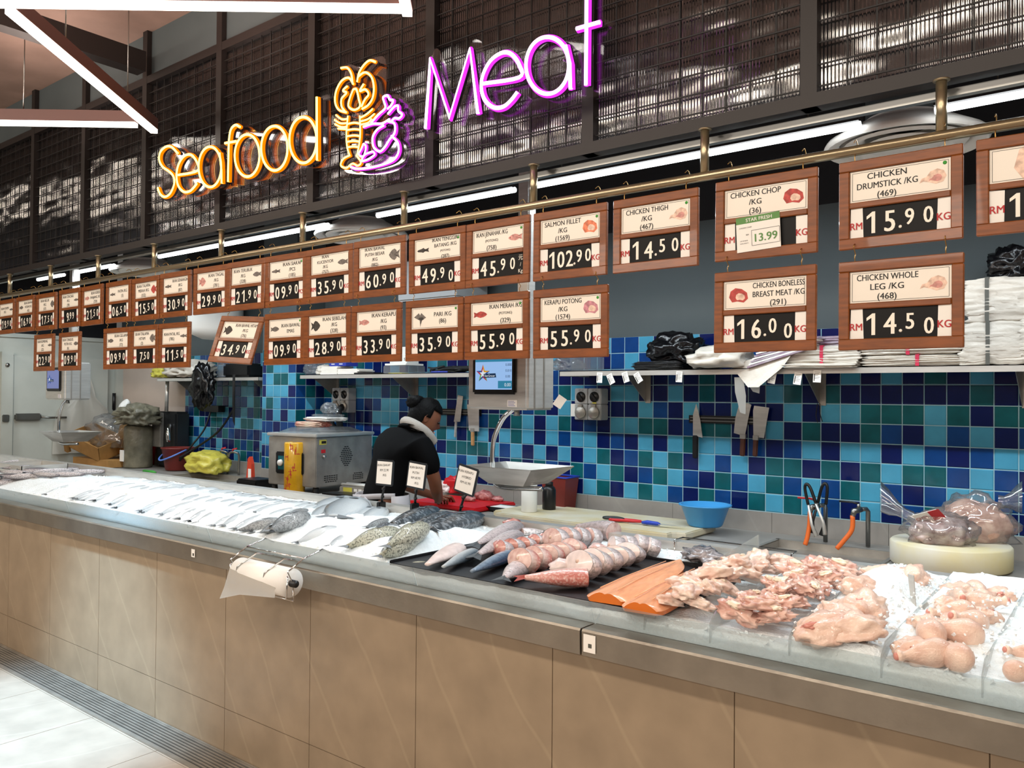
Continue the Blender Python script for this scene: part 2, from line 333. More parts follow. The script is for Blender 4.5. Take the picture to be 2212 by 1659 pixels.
mb = MB(); mb.box(-8.9, 2.95, 2.12, 3.02, .85, .862); mb.box(-8.9, 2.95, 2.118, 2.122, .85, .9); mb.build('display_tray', 'steel_dull', dc, True)
gx = [-8.88, -6.0, -4.86, -3.42, -2.1, -1.347, .05, 1.4]
for k in range(len(gx)-1):
    a, b = gx[k]+.002, gx[k+1]-.002; mb = MB()
    vs = [(a, 2.118, .902), (b, 2.118, .902), (b, 2.124, .902), (a, 2.124, .902), (a, 2.092, .972), (b, 2.092, .972), (b, 2.098, .972), (a, 2.098, .972)]
    mb.add(vs, [(0, 1, 5, 4), (1, 2, 6, 5), (2, 3, 7, 6), (3, 0, 4, 7), (4, 5, 6, 7), (3, 2, 1, 0)]); mb.build('glass_guard', 'acrylic', dc, True)
# ---------------------------------------------------------------- hanging partition above the counter
YP = 2.5
pt = thing('hanging_partition', 'black steel partition with wire mesh and ribbed clear sheets above the counter', 'partition', (-3, YP, 2.47))
PXS = [-.833-.7975*k for k in range(-4, 13)]
for x in PXS:
    mb = MB(); mb.box(x-.025, x+.025, YP-.0, YP+.05, 2.47, 3.9 if x > -7 else 3.78); mb.build('post', 'frame_paint', pt, True)
mb = MB(); mb.box(-10.6, 2.6, YP-.002, YP+.055, 2.47, 2.512); mb.build('bottom_beam', 'frame_paint', pt, True)
mb = MB(); mb.box(-10.6, 2.6, YP+.001, YP+.05, 3.455, 3.50); mb.build('top_beam', 'frame_paint', pt, True)
mb = MB(); mb.box(-10.6, 2.6, YP+.03, YP+.04, 3.5, 3.78); mb.build('upper_board', 'wall_grey', pt, True)
m = bpy.data.materials.new('ribbed'); m.use_nodes = True; nt = m.node_tree; nt.nodes.clear(); MATS['ribbed'] = m
o_ = nt.nodes.new('ShaderNodeOutputMaterial'); tc = nt.nodes.new('ShaderNodeTexCoord'); wv = nt.nodes.new('ShaderNodeTexWave'); wv.inputs['Scale'].default_value = 28; wv.bands_direction = 'X'; nt.links.new(tc.outputs['Object'], wv.inputs[0])
bp = nt.nodes.new('ShaderNodeBump'); bp.inputs['Strength'].default_value = .5; bp.inputs['Distance'].default_value = .004; nt.links.new(wv.outputs[0], bp.inputs['Height'])
nz = nt.nodes.new('ShaderNodeTexNoise'); nz.inputs['Scale'].default_value = 1.6; mpn = nt.nodes.new('ShaderNodeMapping'); mpn.inputs['Scale'].default_value = (1, 1, 2.5); nt.links.new(tc.outputs['Object'], mpn.inputs[0]); nt.links.new(mpn.outputs[0], nz.inputs[0])
bp2 = nt.nodes.new('ShaderNodeBump'); bp2.inputs['Strength'].default_value = .35; bp2.inputs['Distance'].default_value = .06; nt.links.new(nz.outputs[0], bp2.inputs['Height']); nt.links.new(bp.outputs[0], bp2.inputs['Normal'])
tr_ = nt.nodes.new('ShaderNodeBsdfTransparent'); tr_.inputs[0].default_value = (.42, .40, .42, 1)
gl = nt.nodes.new('ShaderNodeBsdfGlossy'); gl.inputs['Roughness'].default_value = .1; gl.inputs[0].default_value = (.8, .8, .8, 1); nt.links.new(bp2.outputs[0], gl.inputs['Normal'])
tl = nt.nodes.new('ShaderNodeBsdfTranslucent'); tl.inputs[0].default_value = (.3, .28, .28, 1); nt.links.new(bp2.outputs[0], tl.inputs['Normal'])
m1 = nt.nodes.new('ShaderNodeMixShader'); m1.inputs[0].default_value = .1; nt.links.new(tr_.outputs[0], m1.inputs[1]); nt.links.new(tl.outputs[0], m1.inputs[2])
m2 = nt.nodes.new('ShaderNodeMixShader'); m2.inputs[0].default_value = .15; nt.links.new(m1.outputs[0], m2.inputs[1]); nt.links.new(gl.outputs[0], m2.inputs[2]); nt.links.new(m2.outputs[0], o_.inputs[0])
for k in range(len(PXS)-1):
    b, a = PXS[k]-.025, PXS[k+1]+.025
    mb = MB(); mb.box(a, b, YP+.034, YP+.04, 2.512, 3.455); mb.build('ribbed_sheet', 'ribbed', pt, True)
    mb = MB(); n = 9
    for q in range(1, n): xx = a+(b-a)*q/n; mb.box(xx-.0022, xx+.0022, YP+.02, YP+.0245, 2.512, 3.455)
    zz = 2.535
    while zz < 3.45: mb.box(a, b, YP+.0155, YP+.02, zz-.0022, zz+.0022); zz += .0665
    mb.build('wire_mesh', 'black_paint', pt, True)
# LED battens over the display, behind the partition
for k, (a, b) in enumerate(LEDS[1:5]+[LEDS[5], LEDS[0]]):
    t = thing('led_batten', ['white LED batten beside the far round air diffuser', 'long white LED batten left of the middle air diffuser', 'short white LED batten right of the middle air diffuser', 'long white LED batten left of the large near air diffuser', 'white LED batten at the right end beyond the large air diffuser', 'white LED batten at the far left end'][k], 'light', ((a+b)/2, 3.3, 2.63), group='LED battens over the display')
    mb = MB(); mb.box(a, b, 3.27, 3.33, 2.655, 2.69); mb.build('housing', 'black_paint', t, True)
    mb = MB(); mb.tube([(a, 3.3, 2.645), (b, 3.3, 2.645)], .014, 10); mb.build('diffuser', 'led', t, True)
    mb = MB(); mb.tube([(a+.2, 3.3, 2.69), (a+.2, 3.3, 3.9)], .003, 6); mb.tube([(b-.2, 3.3, 2.69), (b-.2, 3.3, 3.9)], .003, 6); mb.build('suspension_wire', 'zinc', t, True)
# round air diffusers on duct drops
for k, (x, lb) in enumerate(((-.815, 'large white round air diffuser nearest the camera, above the chicken drumstick sign'), (-4.12, 'white round air diffuser above the middle of the price rail'), (-6.87, 'pale round air diffuser at the far left of the price rail'))):
    t = thing('air_diffuser', lb, 'air vent', (x, 3.62, 2.62), group='round ceiling air diffusers')
    mb = MB(); mb.lathe([(.30, 0), (.31, .012), (.30, .03), (.2, .085), (.15, .11), (.15, .115)], 40, cap=False); mb.lathe([(.3, 0), (.255, .012), (.25, .03)], 40, cap=False); mb.build('outer_ring', 'white_plastic', t)
    mb = MB(); mb.lathe([(.235, .012), (.225, .0), (.16, .03), (.15, .045)], 40, cap=False); mb.lathe([(.15, .012), (.14, .002), (.08, .028), (.0, .03)], 40, cap=False); mb.build('inner_cone', 'white_plastic', t)
    mb = MB(); mb.lathe([(.148, .1), (.148, 1.28)], 32, cap=False); mb.build('duct', 'wall_grey', t)
# price rail with its drop posts
rl = thing('price_rail', 'long brushed steel rail on drop posts carrying the price boards', 'rail', (-3, YP-.01, 2.31))
mb = MB(); mb.tube([(-10, YP-.01, 2.312), (2, YP-.01, 2.312)], .0155, 14); mb.build('rail_tube', 'brass_steel', rl, True)
for k in range(-3, 12):
    x = -.467-.6985*k+.0
    mb = MB(); mb.tube([(x, YP-.01, 2.325), (x, YP-.01, 2.468)], .0145, 12); mb.lathe([(.0, 0), (.022, 0), (.022, .004), (0, .004)], 14, M=Matrix.Translation((x, YP-.01, 2.464))); mb.build('drop_post', 'brass_steel', rl, True)
mb = MB(); mb.box(-10, 2, YP+.06, YP+.085, 2.44, 2.462); mb.build('cable_tray', 'zinc', rl, True)
# ---------------------------------------------------------------- price boards on the rail
FISH = [(-.5, 0), (-.42, .07), (-.25, .15), (-.02, .19), (.2, .13), (.33, .04), (.5, .16), (.45, 0), (.5, -.16), (.33, -.05), (.2, -.13), (0, -.18), (-.25, -.14), (-.42, -.07)]
SLIM = [(-.5, 0), (-.4, .06), (-.1, .11), (.05, .17), (.1, .1), (.33, .025), (.5, .13), (.44, 0), (.5, -.13), (.33, -.03), (.1, -.09), (.02, -.14), (-.1, -.1), (-.4, -.06)]
DISC = [(-.45, 0), (-.35, .14), (-.15, .3), (.05, .36), (.2, .25), (.27, .06), (.5, .28), (.4, 0), (.5, -.28), (.27, -.06), (.2, -.25), (.05, -.36), (-.15, -.3), (-.35, -.14)]
RAY = [(-.5, .1), (-.1, .35), (0, .2), (.1, .35), (.5, .05), (.15, -.1), (.02, -.5), (-.03, -.1)]
STEAK = [(-.45, -.05), (-.38, .22), (-.15, .36), (.15, .3), (.4, .12), (.45, -.15), (.25, -.32), (-.05, -.25), (-.3, -.28)]
LEG = [(-.5, -.2), (-.42, -.02), (-.25, .02), (-.1, .22), (.15, .3), (.38, .2), (.48, -.02), (.36, -.24), (.1, -.3), (-.15, -.2), (-.35, -.14)]
for n_, c_ in (('pg', '#6f6862'), ('pr', '#b3453f'), ('pp', '#c98f86'), ('ps', '#e07f5c'), ('pk', '#e8c2ae'), ('pd', '#3d3833'), ('pm', '#c2848e')): mat('ink_'+n_, c_, .6, var=.35, scale=60)
# label words, prices, picture (shape, ink, side), green dot, unit
SG = [
 (-.02, 1, 'IKAN KEREPU|/KG', '19.90', 'SLIM pg r', 0, 'KG'), (58, 1, 'IKAN BAWAL|HITAM /KG|(42)', '16.90', 'FISH pg l', 0, 'KG'), (102, 1, 'IKAN BELUR|/KG|(57)', '17.50', 'DISC pg r', 0, 'KG'),
 (153, 1, 'IKAN CENCARU|/KG|(78)', '9.99', 'SLIM pg r', 0, 'KG'), (201, 1, 'IKAN KERISI|PANJANG /KG|(759)', '21.50', 'FISH pp l', 0, 'KG'), (258, 1, 'PATIN /KG|(5)', '06.50', 'SLIM pg l', 0, 'KG'),
 (317, 1, 'IKAN TALAPIA|MERAH /KG|(332)', '15.50', 'DISC pr r', 0, 'KG'), (381, 1, 'IKAN SENANGIN|/KG|(87)', '30.90', 'SLIM pg l', 0, 'KG'), (457, 1, 'IKAN TAGAL|/KG|(781)', '29.90', 'DISC pp l', 0, 'KG'),
 (535, 1, 'IKAN TERUBUK|/KG|(328)', '21.90', 'FISH pg r', 0, 'KG'), (619, 1, 'IKAN SIAKAP|/PCS|(185)', '09.90', 'SLIM pg l', 1, 'PCS'), (714, 1, 'IKAN|KUCENYOR|/KG|(757)', '35.90', 'FISH pg r', 0, 'KG'),
 (821.5, 1, 'IKAN BAWAL|PUTIH BESAR|/KG|(882)', '60.90', 'DISC pg r', 0, 'KG'), (946, 1, 'IKAN TENGGIRI|BATANG /KG|(POTONG)|(287)', '49.90', 'SLIM pd l', 1, 'KG'), (1078, 1, 'IKAN JENAHAK /KG|(POTONG)|(758)', '45.90', 'FISH pp r', 1, '元'),
 (1233, 1, 'SALMON FILLET|/KG|(1569)', '102.90', 'STEAK ps r', 1, 'KG'), (1417, 1, 'CHICKEN THIGH|/KG|(467)', '14.50', 'LEG pk r', 1, 'KG'), (1656, 1, 'CHICKEN CHOP|/KG|(36)', '', 'STEAK pr r', 0, 'KG'),
 (1946, 1, 'CHICKEN|DRUMSTICK /KG|(469)', '15.90', 'LEG pk r', 1, 'KG'), (2272, 1, '', '15.90', 'STEAK pk c', 0, 'KG'),
 (99, 0, 'IKAN KEMBUNG|/KG|(22)', '22.90', 'SLIM pg r', 0, 'KG'), (155, 0, 'IKAN TONGKOL|PUTIH /KG|(6)', '09.90', 'FISH pg r', 0, 'KG'), (256, 0, 'IKAN GELAMA|/KG|(72)', '09.90', 'FISH pg l', 0, 'KG'),
 (315, 0, 'IKAN TALAPIA|HITAM|(2)', '7.50', 'DISC pg r', 0, 'KG'), (380, 0, 'IKAN PATAL /KG|(785)', '11.50', 'SLIM pg r', 0, 'KG'), (529, 0, 'IKAN BAWAL HITAM|/KG|(76)', '34.90', 'DISC pd l', 0, 'KG'),
 (619, 0, 'IKAN BAWAL|EMAS', '09.90', 'FISH pg l', 1, 'PCS'), (710, 0, 'IKAN SEBELAH|/KG|(328)', '28.90', 'DISC pd l', 0, 'KG'), (817, 0, 'IKAN KERAPU|/KG|(93)', '33.90', 'FISH pp l', 0, 'KG'), (942, 0, 'PARI /KG|(86)', '35.90', 'RAY pg l', 1, 'KG'),
 (1075, 0, 'IKAN MERAH /KG|(POTONG)|(329)', '55.90', 'FISH pr l', 1, 'KG'), (1234, 0, 'KERAPU POTONG|/KG|(1574)', '55.90', 'STEAK pm r', 1, 'KG'), (1655, 0, 'CHICKEN BONELESS|BREAST MEAT /KG|(291)', '16.00', 'STEAK pr l', 0, 'KG'),
 (1947, 0, 'CHICKEN WHOLE|LEG /KG|(468)', '14.50', 'LEG pk r', 0, 'KG')]
SHP = dict(FISH=FISH, SLIM=SLIM, DISC=DISC, RAY=RAY, STEAK=STEAK, LEG=LEG)
# frame proto
def frame_mb():
    mb = MB(); W2 = .1625; T = .257; b = .03; d = .014
    def bar(x0, x1, z0, z1): mb.rbox(x0, x1, -d/2, d/2, z0, z1, .0025, seg=1)
    bar(-W2, W2, -b, 0); bar(-W2, W2, -T, -T+b+.002); bar(-W2, -W2+b, -T+b, -b); bar(W2-b, W2, -T+b, -b); bar(-W2+b, W2-b, -.139, -.122)
    mb.box(-W2+.004, W2-.004, d/2-.003, d/2+.001, -T+.004, -.004); return mb
hook_mb = MB()
hook_mb.tube(spline([(0, .0, -.002), (0, 0, .014), (0, .012, .03), (0, .026, .046), (0, .012, .064), (0, -.008, .052)], 4), .0014, 6)
lhook_mb = MB(); lhook_mb.tube(spline([(0, 0, -.002), (0, -.003, .012), (0, .004, .022), (0, -.012, .036), (0, -.012, .046), (0, .003, .052), (0, .001, .044)], 4), .0014, 6)
first = {}
for (px, up, words, price, pic, dot, unit) in SG:
    z = 2.279 if up else 1.988
    X = (PY(px, 600, 2.48).x if px > 0 else -6.774)-.006
    nm = words.replace('|', ' ').replace('/KG', '').replace('/PCS', '').replace('(POTONG)', '').split('(')[0].strip().title()
    row = 'upper' if up else 'lower'
    lb = 'wooden price board reading %s %s, %s row on the rail' % (nm, price, row)
    if not words: lb = 'wooden chicken price board cut by the right edge of the picture'
    if not price: lb = 'wooden price board reading Chicken Chop with a green offer card'
    lb = ' '.join(lb.split()[:16])
    rot = (0, 0, 0)
    if price == '34.90': rot = (-.3, .06, .12); X -= .005
    elif px == 201: rot = (0, 0, -.05)
    elif px in (710, 714): rot = (0, -.012, .03)
    else: rot = (rnd.uniform(-.015, .015), 0, rnd.uniform(-.025, .025))
    t = thing('price_board', lb, 'price sign', (X, 2.48+rnd.uniform(-.002, .002), z+rnd.uniform(-.003, .003)), rot, 'wooden price boards on the rail')
    if 'f' not in first: fr = frame_mb().build('frame', 'wood', t); first['f'] = fr
    else: fr = first['f'].copy(); COL.objects.link(fr); fr.parent = t
    for s in (-1, 1):
        key = 'h' if up else 'l'
        if key not in first: h = (hook_mb if up else lhook_mb).build('hook', 'brass', t); first[key] = h
        else: h = first[key].copy(); COL.objects.link(h); h.parent = t
        h.location = (s*.118, -.004 if up else -.002, 0)
    shp, ink, side = pic.split()
    # name card
    mb = MB(); mb.box(-.132, .132, .001, .003, -.121, -.031); card = mb.build('name_card', 'cream_paper', t)
    mb = MB()
    for r in ((-.126, .126, -.0368, -.036), (-.126, .126, -.117, -.1162), (-.126, -.1252, -.117, -.036), (.1252, .126, -.117, -.036)): mb.box(r[0], r[1], .0002, .001, r[2], r[3])
    ls = words.split('|') if words else []
    tx = {'r': -.032, 'l': .045, 'c': 0}[side]; hh = .0182 if len(ls) < 4 else (.0155 if len(ls) == 4 else .0135)
    z0 = -.0765+(len(ls)-1)*hh*.76
    for i, L in enumerate(ls):
        small = L == '(POTONG)'
        text(mb, L, tx, z0-i*hh*1.52, h=hh*(.55 if small else 1), y=.0004, off=.012, maxw=.162 if side != 'c' else .2)
    mb.build('lettering', 'black_ink', card)
    mb = MB(); px_ = {'r': .088, 'l': -.083, 'c': 0}[side]; sc = .07 if side != 'c' else .17
    poly = SHP[shp]; n = len(poly); flip = -1 if (side == 'l' and shp in ('FISH', 'DISC')) else 1
    def P2(k, s=1, dx=0, dz=0): return (px_+dx+poly[k][0]*sc*s*flip, -.078+dz+poly[k][1]*sc*s)
    mb.add([(px_, .0006, -.078)]+[(P2(k)[0], .0006, P2(k)[1]) for k in range(n)], [(0, k+1, (k+1) % n+1) for k in range(n)])
    if shp in ('FISH', 'SLIM', 'DISC'):
        mb.add([(px_-.36*sc*flip+math.cos(a)*.03*sc, .0003, -.0765+math.sin(a)*.03*sc) for a in [q*PI/3 for q in range(6)]], [tuple(range(6))], 1)
    else:
        mb.add([(P2(k, .5, .006, -.004)[0], .0004, P2(k, .5, .006, -.004)[1]) for k in range(n)], [tuple(range(n))], 1)
    mb.build('picture', ['ink_'+ink, {'LEG': 'ink_pp', 'STEAK': 'ink_pk', 'RAY': 'ink_pd'}.get(shp, 'black_ink')], card)
    if dot: mb = MB(); mb.lathe([(0, 0), (.0052, 0), (.0052, .0005), (0, .0005)], 14, M=Matrix.Translation((.117, .0008, -.044)) @ Matrix.Rotation(PI/2, 4, 'X')); mb.build('green_dot', 'green_ink', card)
    # price strip
    mb = MB(); mb.box(-.132, .132, .002, .004, -.227, -.139); strip = mb.build('price_strip', 'digit_black', t)
    if price:
        whole, cents = price.split('.'); nd = len(whole)
        seq = [(d, 1) for d in whole]+[(d, 0) for d in cents]
        x0 = -.096 if nd > 1 else -.06; x1 = .096; pw = (x1-x0)/max(4, len(seq))
        mbj = MB()
        for i, (d, big) in enumerate(seq):
            mb = MB(); cx = x0+pw*(i+.5); hz = .062 if big else .047
            lift = 0 if big else .007
            if i == len(seq)-1 and price in ('49.90', '14.50', '16.00') and not up or (price == '49.90' and i == 4-1): lift = -.008
            if d == '1':
                zc = -.184+lift; w1 = hz*.09; mb.add([(cx-w1*.2, .0012, zc-hz/2), (cx+w1*1.6, .0012, zc-hz/2), (cx+w1*1.6, .0012, zc+hz/2), (cx+w1*.2, .0012, zc+hz/2), (cx-w1*2.6, .0012, zc+hz*.3), (cx-w1*2.6, .0012, zc+hz*.16), (cx-w1*.2, .0012, zc+hz*.3)], [(0, 1, 2, 3, 6), (3, 4, 5, 6)])
            else: text(mb, d, cx+.004*(not big), -.184+lift+rnd.uniform(-.002, .002), h=hz, asp=.8, y=.0012, off=.018)
            if not big and i == nd:
                mb.lathe([(0, 0), (.0045, 0), (.0045, .0004), (0, .0004)], 10, M=Matrix.Translation((cx-pw*.42, .0014, -.205)) @ Matrix.Rotation(PI/2, 4, 'X'))
            mb.build('digit', 'digit_white', strip)
    for s, w in ((-1, 'RM'), (1, unit)):
        if w == '元':
            mb = MB(); text(mb, '元', .116, -.158, h=.017, y=.0012); text(mb, '/', .116, -.184, h=.015, y=.0012); text(mb, 'Kg', .116, -.209, h=.015, y=.0012); mb.build('unit_characters', 'digit_white', strip); continue
        mb = MB(); a = -.132 if s < 0 else .097; tw = rnd.uniform(-.002, .003)
        mb.add([(a, .0015, -.228), (a+.035+tw, .0012, -.227), (a+.035, -.0005, -.14+tw), (a+tw, .0005, -.139)], [(0, 1, 2, 3)]); mb.add([(a, .0017, -.228), (a+.035+tw, .0014, -.227), (a+.035, -.0003, -.14+tw), (a+tw, .0007, -.139)], [(3, 2, 1, 0)])
        tg = mb.build('currency_tag' if s < 0 else 'unit_tag', 'white_paper', t); tg['label'] = 'cream paper tag'
        mb = MB(); text(mb, w, a+.0175, -.19, h=.021, y=-.0012, off=.014, maxw=.033); mb.build('tag_lettering', 'red_ink', tg)
    if not price:
        mb = MB(); M = Matrix.Translation((-.018, -.0095, -.178)) @ Matrix.Rotation(-.05, 4, 'Y')
        mb.box(-.07, .07, 0, .001, -.055, .055, 0, M); mb.box(-.07, .07, -.0004, 0, .034, .055, 1, M); oc = mb.build('offer_card', ['white_paper', 'dark_green'], t); oc['label'] = 'white and green offer card'
        mb = MB(); text(mb, 'STAR FRESH', .004, .044, h=.0115, y=-.001, mi=0, M=M, off=.01)
        text(mb, '13.99', .025, -.015, h=.026, y=-.001, mi=1, M=M, off=.015, maxw=.08); text(mb, 'CHICKEN CHOP', -.04, .021, h=.004, y=-.001, mi=2, M=M); text(mb, 'RM', -.034, -.002, h=.005, y=-.001, mi=2, M=M)
        for r in ((-.021, .068, .009, .0098), (-.021, .068, -.039, -.0382), (-.021, -.0202, -.039, .0098), (.0672, .068, -.039, .0098)): mb.box(r[0], r[1], -.001, -.0004, r[2], r[3], 2, M)
        text(mb, 'UP: RM18.90', -.046, -.02, h=.0035, y=-.001, mi=2, M=M); text(mb, 'SAVE: RM5.91', -.045, -.028, h=.0035, y=-.001, mi=2, M=M); mb.build('offer_lettering', ['white_paper', 'dark_green', 'black_ink'], oc)
# ---------------------------------------------------------------- neon signs in front of the partition
glow('neon_orange_core', (1, .62, .12), 6); glow('neon_orange', (1, .17, .0), 1.7); glow('neon_purple_core', (1, .62, 1), 5); glow('neon_purple', (.72, .03, .8), 1.7)
mat('silicone', '#2a2226', .5)
YN = 2.38
def Q1(p): return PY(p[0]/2.989, p[1]/2.989, YN)
def Q2(p): return PY(p[0]/2.989+640, p[1]/2.989, YN)
def ell(cx, cy, rx, ry, a0=0, a1=360, n=22, sk=0): return [(cx+rx*math.cos(math.radians(a0+(a1-a0)*k/n))+sk*math.sin(math.radians(a0+(a1-a0)*k/n)), cy-ry*math.sin(math.radians(a0+(a1-a0)*k/n))) for k in range(n+1)]
def neon(parent, name, strokes, Q, core, body, r=.011, sm=True, back=True):
    mb = MB(); mc = MB(); mk = MB()
    for st in strokes:
        straight = st[0] == 'L'; raw = st[1:] if straight else st
        p = [Q(a) for a in raw]
        if not straight: p = spline(p, 5)
        mb.tube(p, r, 8); mc.tube([q+Vector((0, -r*.62, 0)) for q in p], r*.62, 8)
        mk.tube([q+Vector((0, .016, 0)) for q in p], r*.8, 6)
    l = mb.build(name, body, parent, True); c = mc.build('lit_core', core, l, True)
    c.parent = l; mk.build('silicone_channel', 'silicone', l, True)
def backing(parent, hull, Q):
    pts = [Q(a) for a in hull]; pts = spline(pts, 4, True); mb = MB(); n = len(pts); y0 = YN+.03
    vs = [(p.x, y0, p.z) for p in pts]+[(p.x, y0+.005, p.z) for p in pts]
    mb.add(vs, [list(range(n)), [n+i for i in range(n)][::-1]]+[(i, n+i, n+(i+1) % n, (i+1) % n) for i in range(n)]); mb.build('acrylic_backing', 'acrylic_thin', parent, True)
    mb = MB()
    for k in (.2, .8):
        x = pts[0].x+(pts[n//2].x-pts[0].x)*k; z = sum(p.z for p in pts)/n
        mb = MB(); mb.tube([(x, y0, z), (x, YP+.02, z)], .004, 8); mb.build('standoff', 'chrome', parent, True)
sf = thing('neon_sign', 'orange neon lettering reading Seafood on the partition', 'neon sign', Q1((1500, 1100)))
OR = ('neon_orange_core', 'neon_orange')
neon(sf, 'letter', [[(1155, 990), (1118, 952), (1080, 950), (1045, 985), (1038, 1035), (1060, 1080), (1100, 1108), (1130, 1142), (1135, 1190), (1110, 1250), (1075, 1273), (1045, 1257), (1028, 1215)]], Q1, *OR)
neon(sf, 'letter', [[(1160, 1132), (1285, 1105), (1278, 1045), (1242, 1002), (1200, 1010), (1165, 1060), (1150, 1130), (1160, 1200), (1195, 1240), (1235, 1236), (1265, 1208), (1282, 1185)]], Q1, *OR)
neon(sf, 'letter', [ell(1366, 1080, 73, 130), ['L', (1428, 990), (1440, 1100), (1441, 1185)]], Q1, *OR)
neon(sf, 'letter', [[(1556, 822), (1530, 810), (1502, 838), (1490, 900), (1486, 1000), (1482, 1175)], ['L', (1462, 927), (1532, 915)]], Q1, *OR)
neon(sf, 'letter', [ell(1606, 1007, 80, 136)], Q1, *OR)
neon(sf, 'letter', [ell(1782, 960, 85, 143)], Q1, *OR)
neon(sf, 'letter', [ell(1967, 907, 88, 148), ['L', (2055, 630), (2057, 1037)]], Q1, *OR)
backing(sf, [(1000, 1220), (1040, 1300), (1130, 1280), (1220, 1270), (1330, 1235), (1420, 1215), (1500, 1200), (1620, 1165), (1780, 1130), (1900, 1080), (2050, 1070), (2090, 1020), (2095, 640), (2060, 600), (2020, 640), (2000, 730), (1900, 760), (1800, 790), (1640, 840), (1570, 790), (1500, 790), (1440, 910), (1330, 930), (1240, 970), (1150, 930), (1080, 920), (1020, 980), (1010, 1080)], Q1)
mt = thing('neon_sign', 'purple neon lettering reading Meat on the partition', 'neon sign', Q2((1400, 500)))
PU = ('neon_purple_core', 'neon_purple')
neon(mt, 'letter', [['L', (845, 832), (875, 385), (1000, 765), (1132, 322), (1182, 735)]], Q2, *PU, r=.0125)
neon(mt, 'letter', [[(1215, 545), (1450, 505), (1452, 430), (1402, 358), (1340, 346), (1262, 400), (1212, 500), (1207, 590), (1235, 660), (1290, 700), (1350, 692), (1400, 648), (1436, 600)]], Q2, *PU, r=.0125)
neon(mt, 'letter', [ell(1632, 428, 138, 183), ['L', (1748, 300), (1776, 420), (1780, 577)]], Q2, *PU, r=.0125)
neon(mt, 'letter', [['L', (1885, -60), (1880, 552)], ['L', (1818, 192), (1966, 150)]], Q2, *PU, r=.0125)
backing(mt, [(805, 830), (850, 890), (900, 850), (1000, 830), (1080, 790), (1180, 780), (1300, 760), (1450, 700), (1600, 690), (1720, 640), (1880, 610), (1950, 560), (1955, 240), (2025, 130), (1955, 90), (1950, -100), (1850, -110), (1830, 130), (1740, 240), (1600, 190), (1460, 340), (1350, 290), (1200, 400), (1160, 250), (1080, 280), (980, 600), (910, 340), (840, 340)], Q2)
an = thing('neon_sign', 'orange neon lobster and purple neon chicken drawing between the two words', 'neon sign', Q2((480, 800)))
lob = [[(295, 442), (335, 440), (362, 480), (372, 545)], [(515, 402), (480, 393), (442, 425), (412, 475), (400, 532)],
 [(375, 545), (345, 505), (300, 525), (265, 590), (258, 660), (280, 710), (330, 728)], [(335, 560), (308, 588), (332, 602), (300, 640), (300, 690), (322, 722)],
 [(405, 500), (450, 470), (492, 500), (508, 565), (500, 635), (470, 682), (432, 706)], [(442, 545), (418, 590), (452, 580), (474, 612), (450, 645), (428, 692)],
 [(375, 580), (352, 640), (345, 690), (380, 712), (418, 690), (410, 640), (395, 580), (375, 580)],
 [(262, 745), (300, 772), (340, 768)], [(253, 775), (290, 798), (335, 796)], [(255, 803), (295, 822), (332, 820)], [(275, 832), (330, 836)],
 [(420, 762), (460, 740), (500, 705)], [(424, 785), (470, 770), (510, 738)], [(420, 807), (470, 795), (492, 770)],
 [(340, 750), (330, 870), (335, 950), (352, 1010)], [(416, 750), (420, 860), (410, 950), (396, 1010)],
 [(340, 802), (378, 794), (416, 800)], [(334, 842), (378, 836), (418, 840)], [(332, 882), (376, 876), (416, 880)], [(336, 917), (374, 912), (413, 916)], [(340, 952), (374, 948), (408, 952)],
 [(352, 1005), (310, 1028), (294, 1070), (330, 1086), (368, 1058), (402, 1072), (424, 1050), (396, 1008)]]
for s in lob[:2]: neon(an, 'antenna', [s], Q2, *OR, r=.008)
neon(an, 'claw', lob[2:4], Q2, *OR, r=.008); neon(an, 'claw', lob[4:6], Q2, *OR, r=.008); neon(an, 'lobster_head', lob[6:7], Q2, *OR, r=.008)
for s in lob[7:14]: neon(an, 'lobster_leg', [s], Q2, *OR, r=.007)
neon(an, 'lobster_body', lob[14:21], Q2, *OR, r=.007); neon(an, 'lobster_tail', lob[21:], Q2, *OR, r=.007)
chk = [[(490, 797), (538, 742), (582, 700), (574, 660), (568, 630), (596, 620), (610, 645), (632, 652), (620, 682), (596, 706)], [(598, 738), (642, 690), (664, 688), (666, 720), (690, 742), (670, 767), (640, 766), (618, 792)],
 [(440, 822), (500, 802), (560, 800), (608, 772)], [(600, 786), (640, 800), (642, 860), (610, 902), (580, 950), (545, 980), (506, 950), (500, 890), (528, 840), (572, 812)],
 [(620, 880), (660, 920), (668, 980), (640, 1030), (580, 1060), (480, 1085), (400, 1092), (358, 1080)], [(440, 930), (428, 960), (410, 1000), (440, 1010), (456, 950), (440, 930)], [(500, 980), (450, 1000), (430, 1040), (470, 1030), (512, 1000), (500, 980)]]
neon(an, 'chicken_leg', chk[0:1], Q2, *PU, r=.008); neon(an, 'chicken_leg', chk[1:2], Q2, *PU, r=.008); neon(an, 'chicken_body', chk[2:5], Q2, *PU, r=.008)
neon(an, 'chicken_wing', chk[5:6], Q2, *PU, r=.007); neon(an, 'chicken_wing', chk[6:], Q2, *PU, r=.007)
backing(an, [(235, 800), (290, 870), (310, 980), (275, 1080), (320, 1110), (500, 1115), (640, 1075), (700, 980), (690, 860), (728, 740), (680, 640), (600, 590), (540, 640), (545, 500), (540, 380), (510, 345), (440, 370), (380, 420), (300, 400), (270, 480), (245, 620), (260, 720)], Q2)
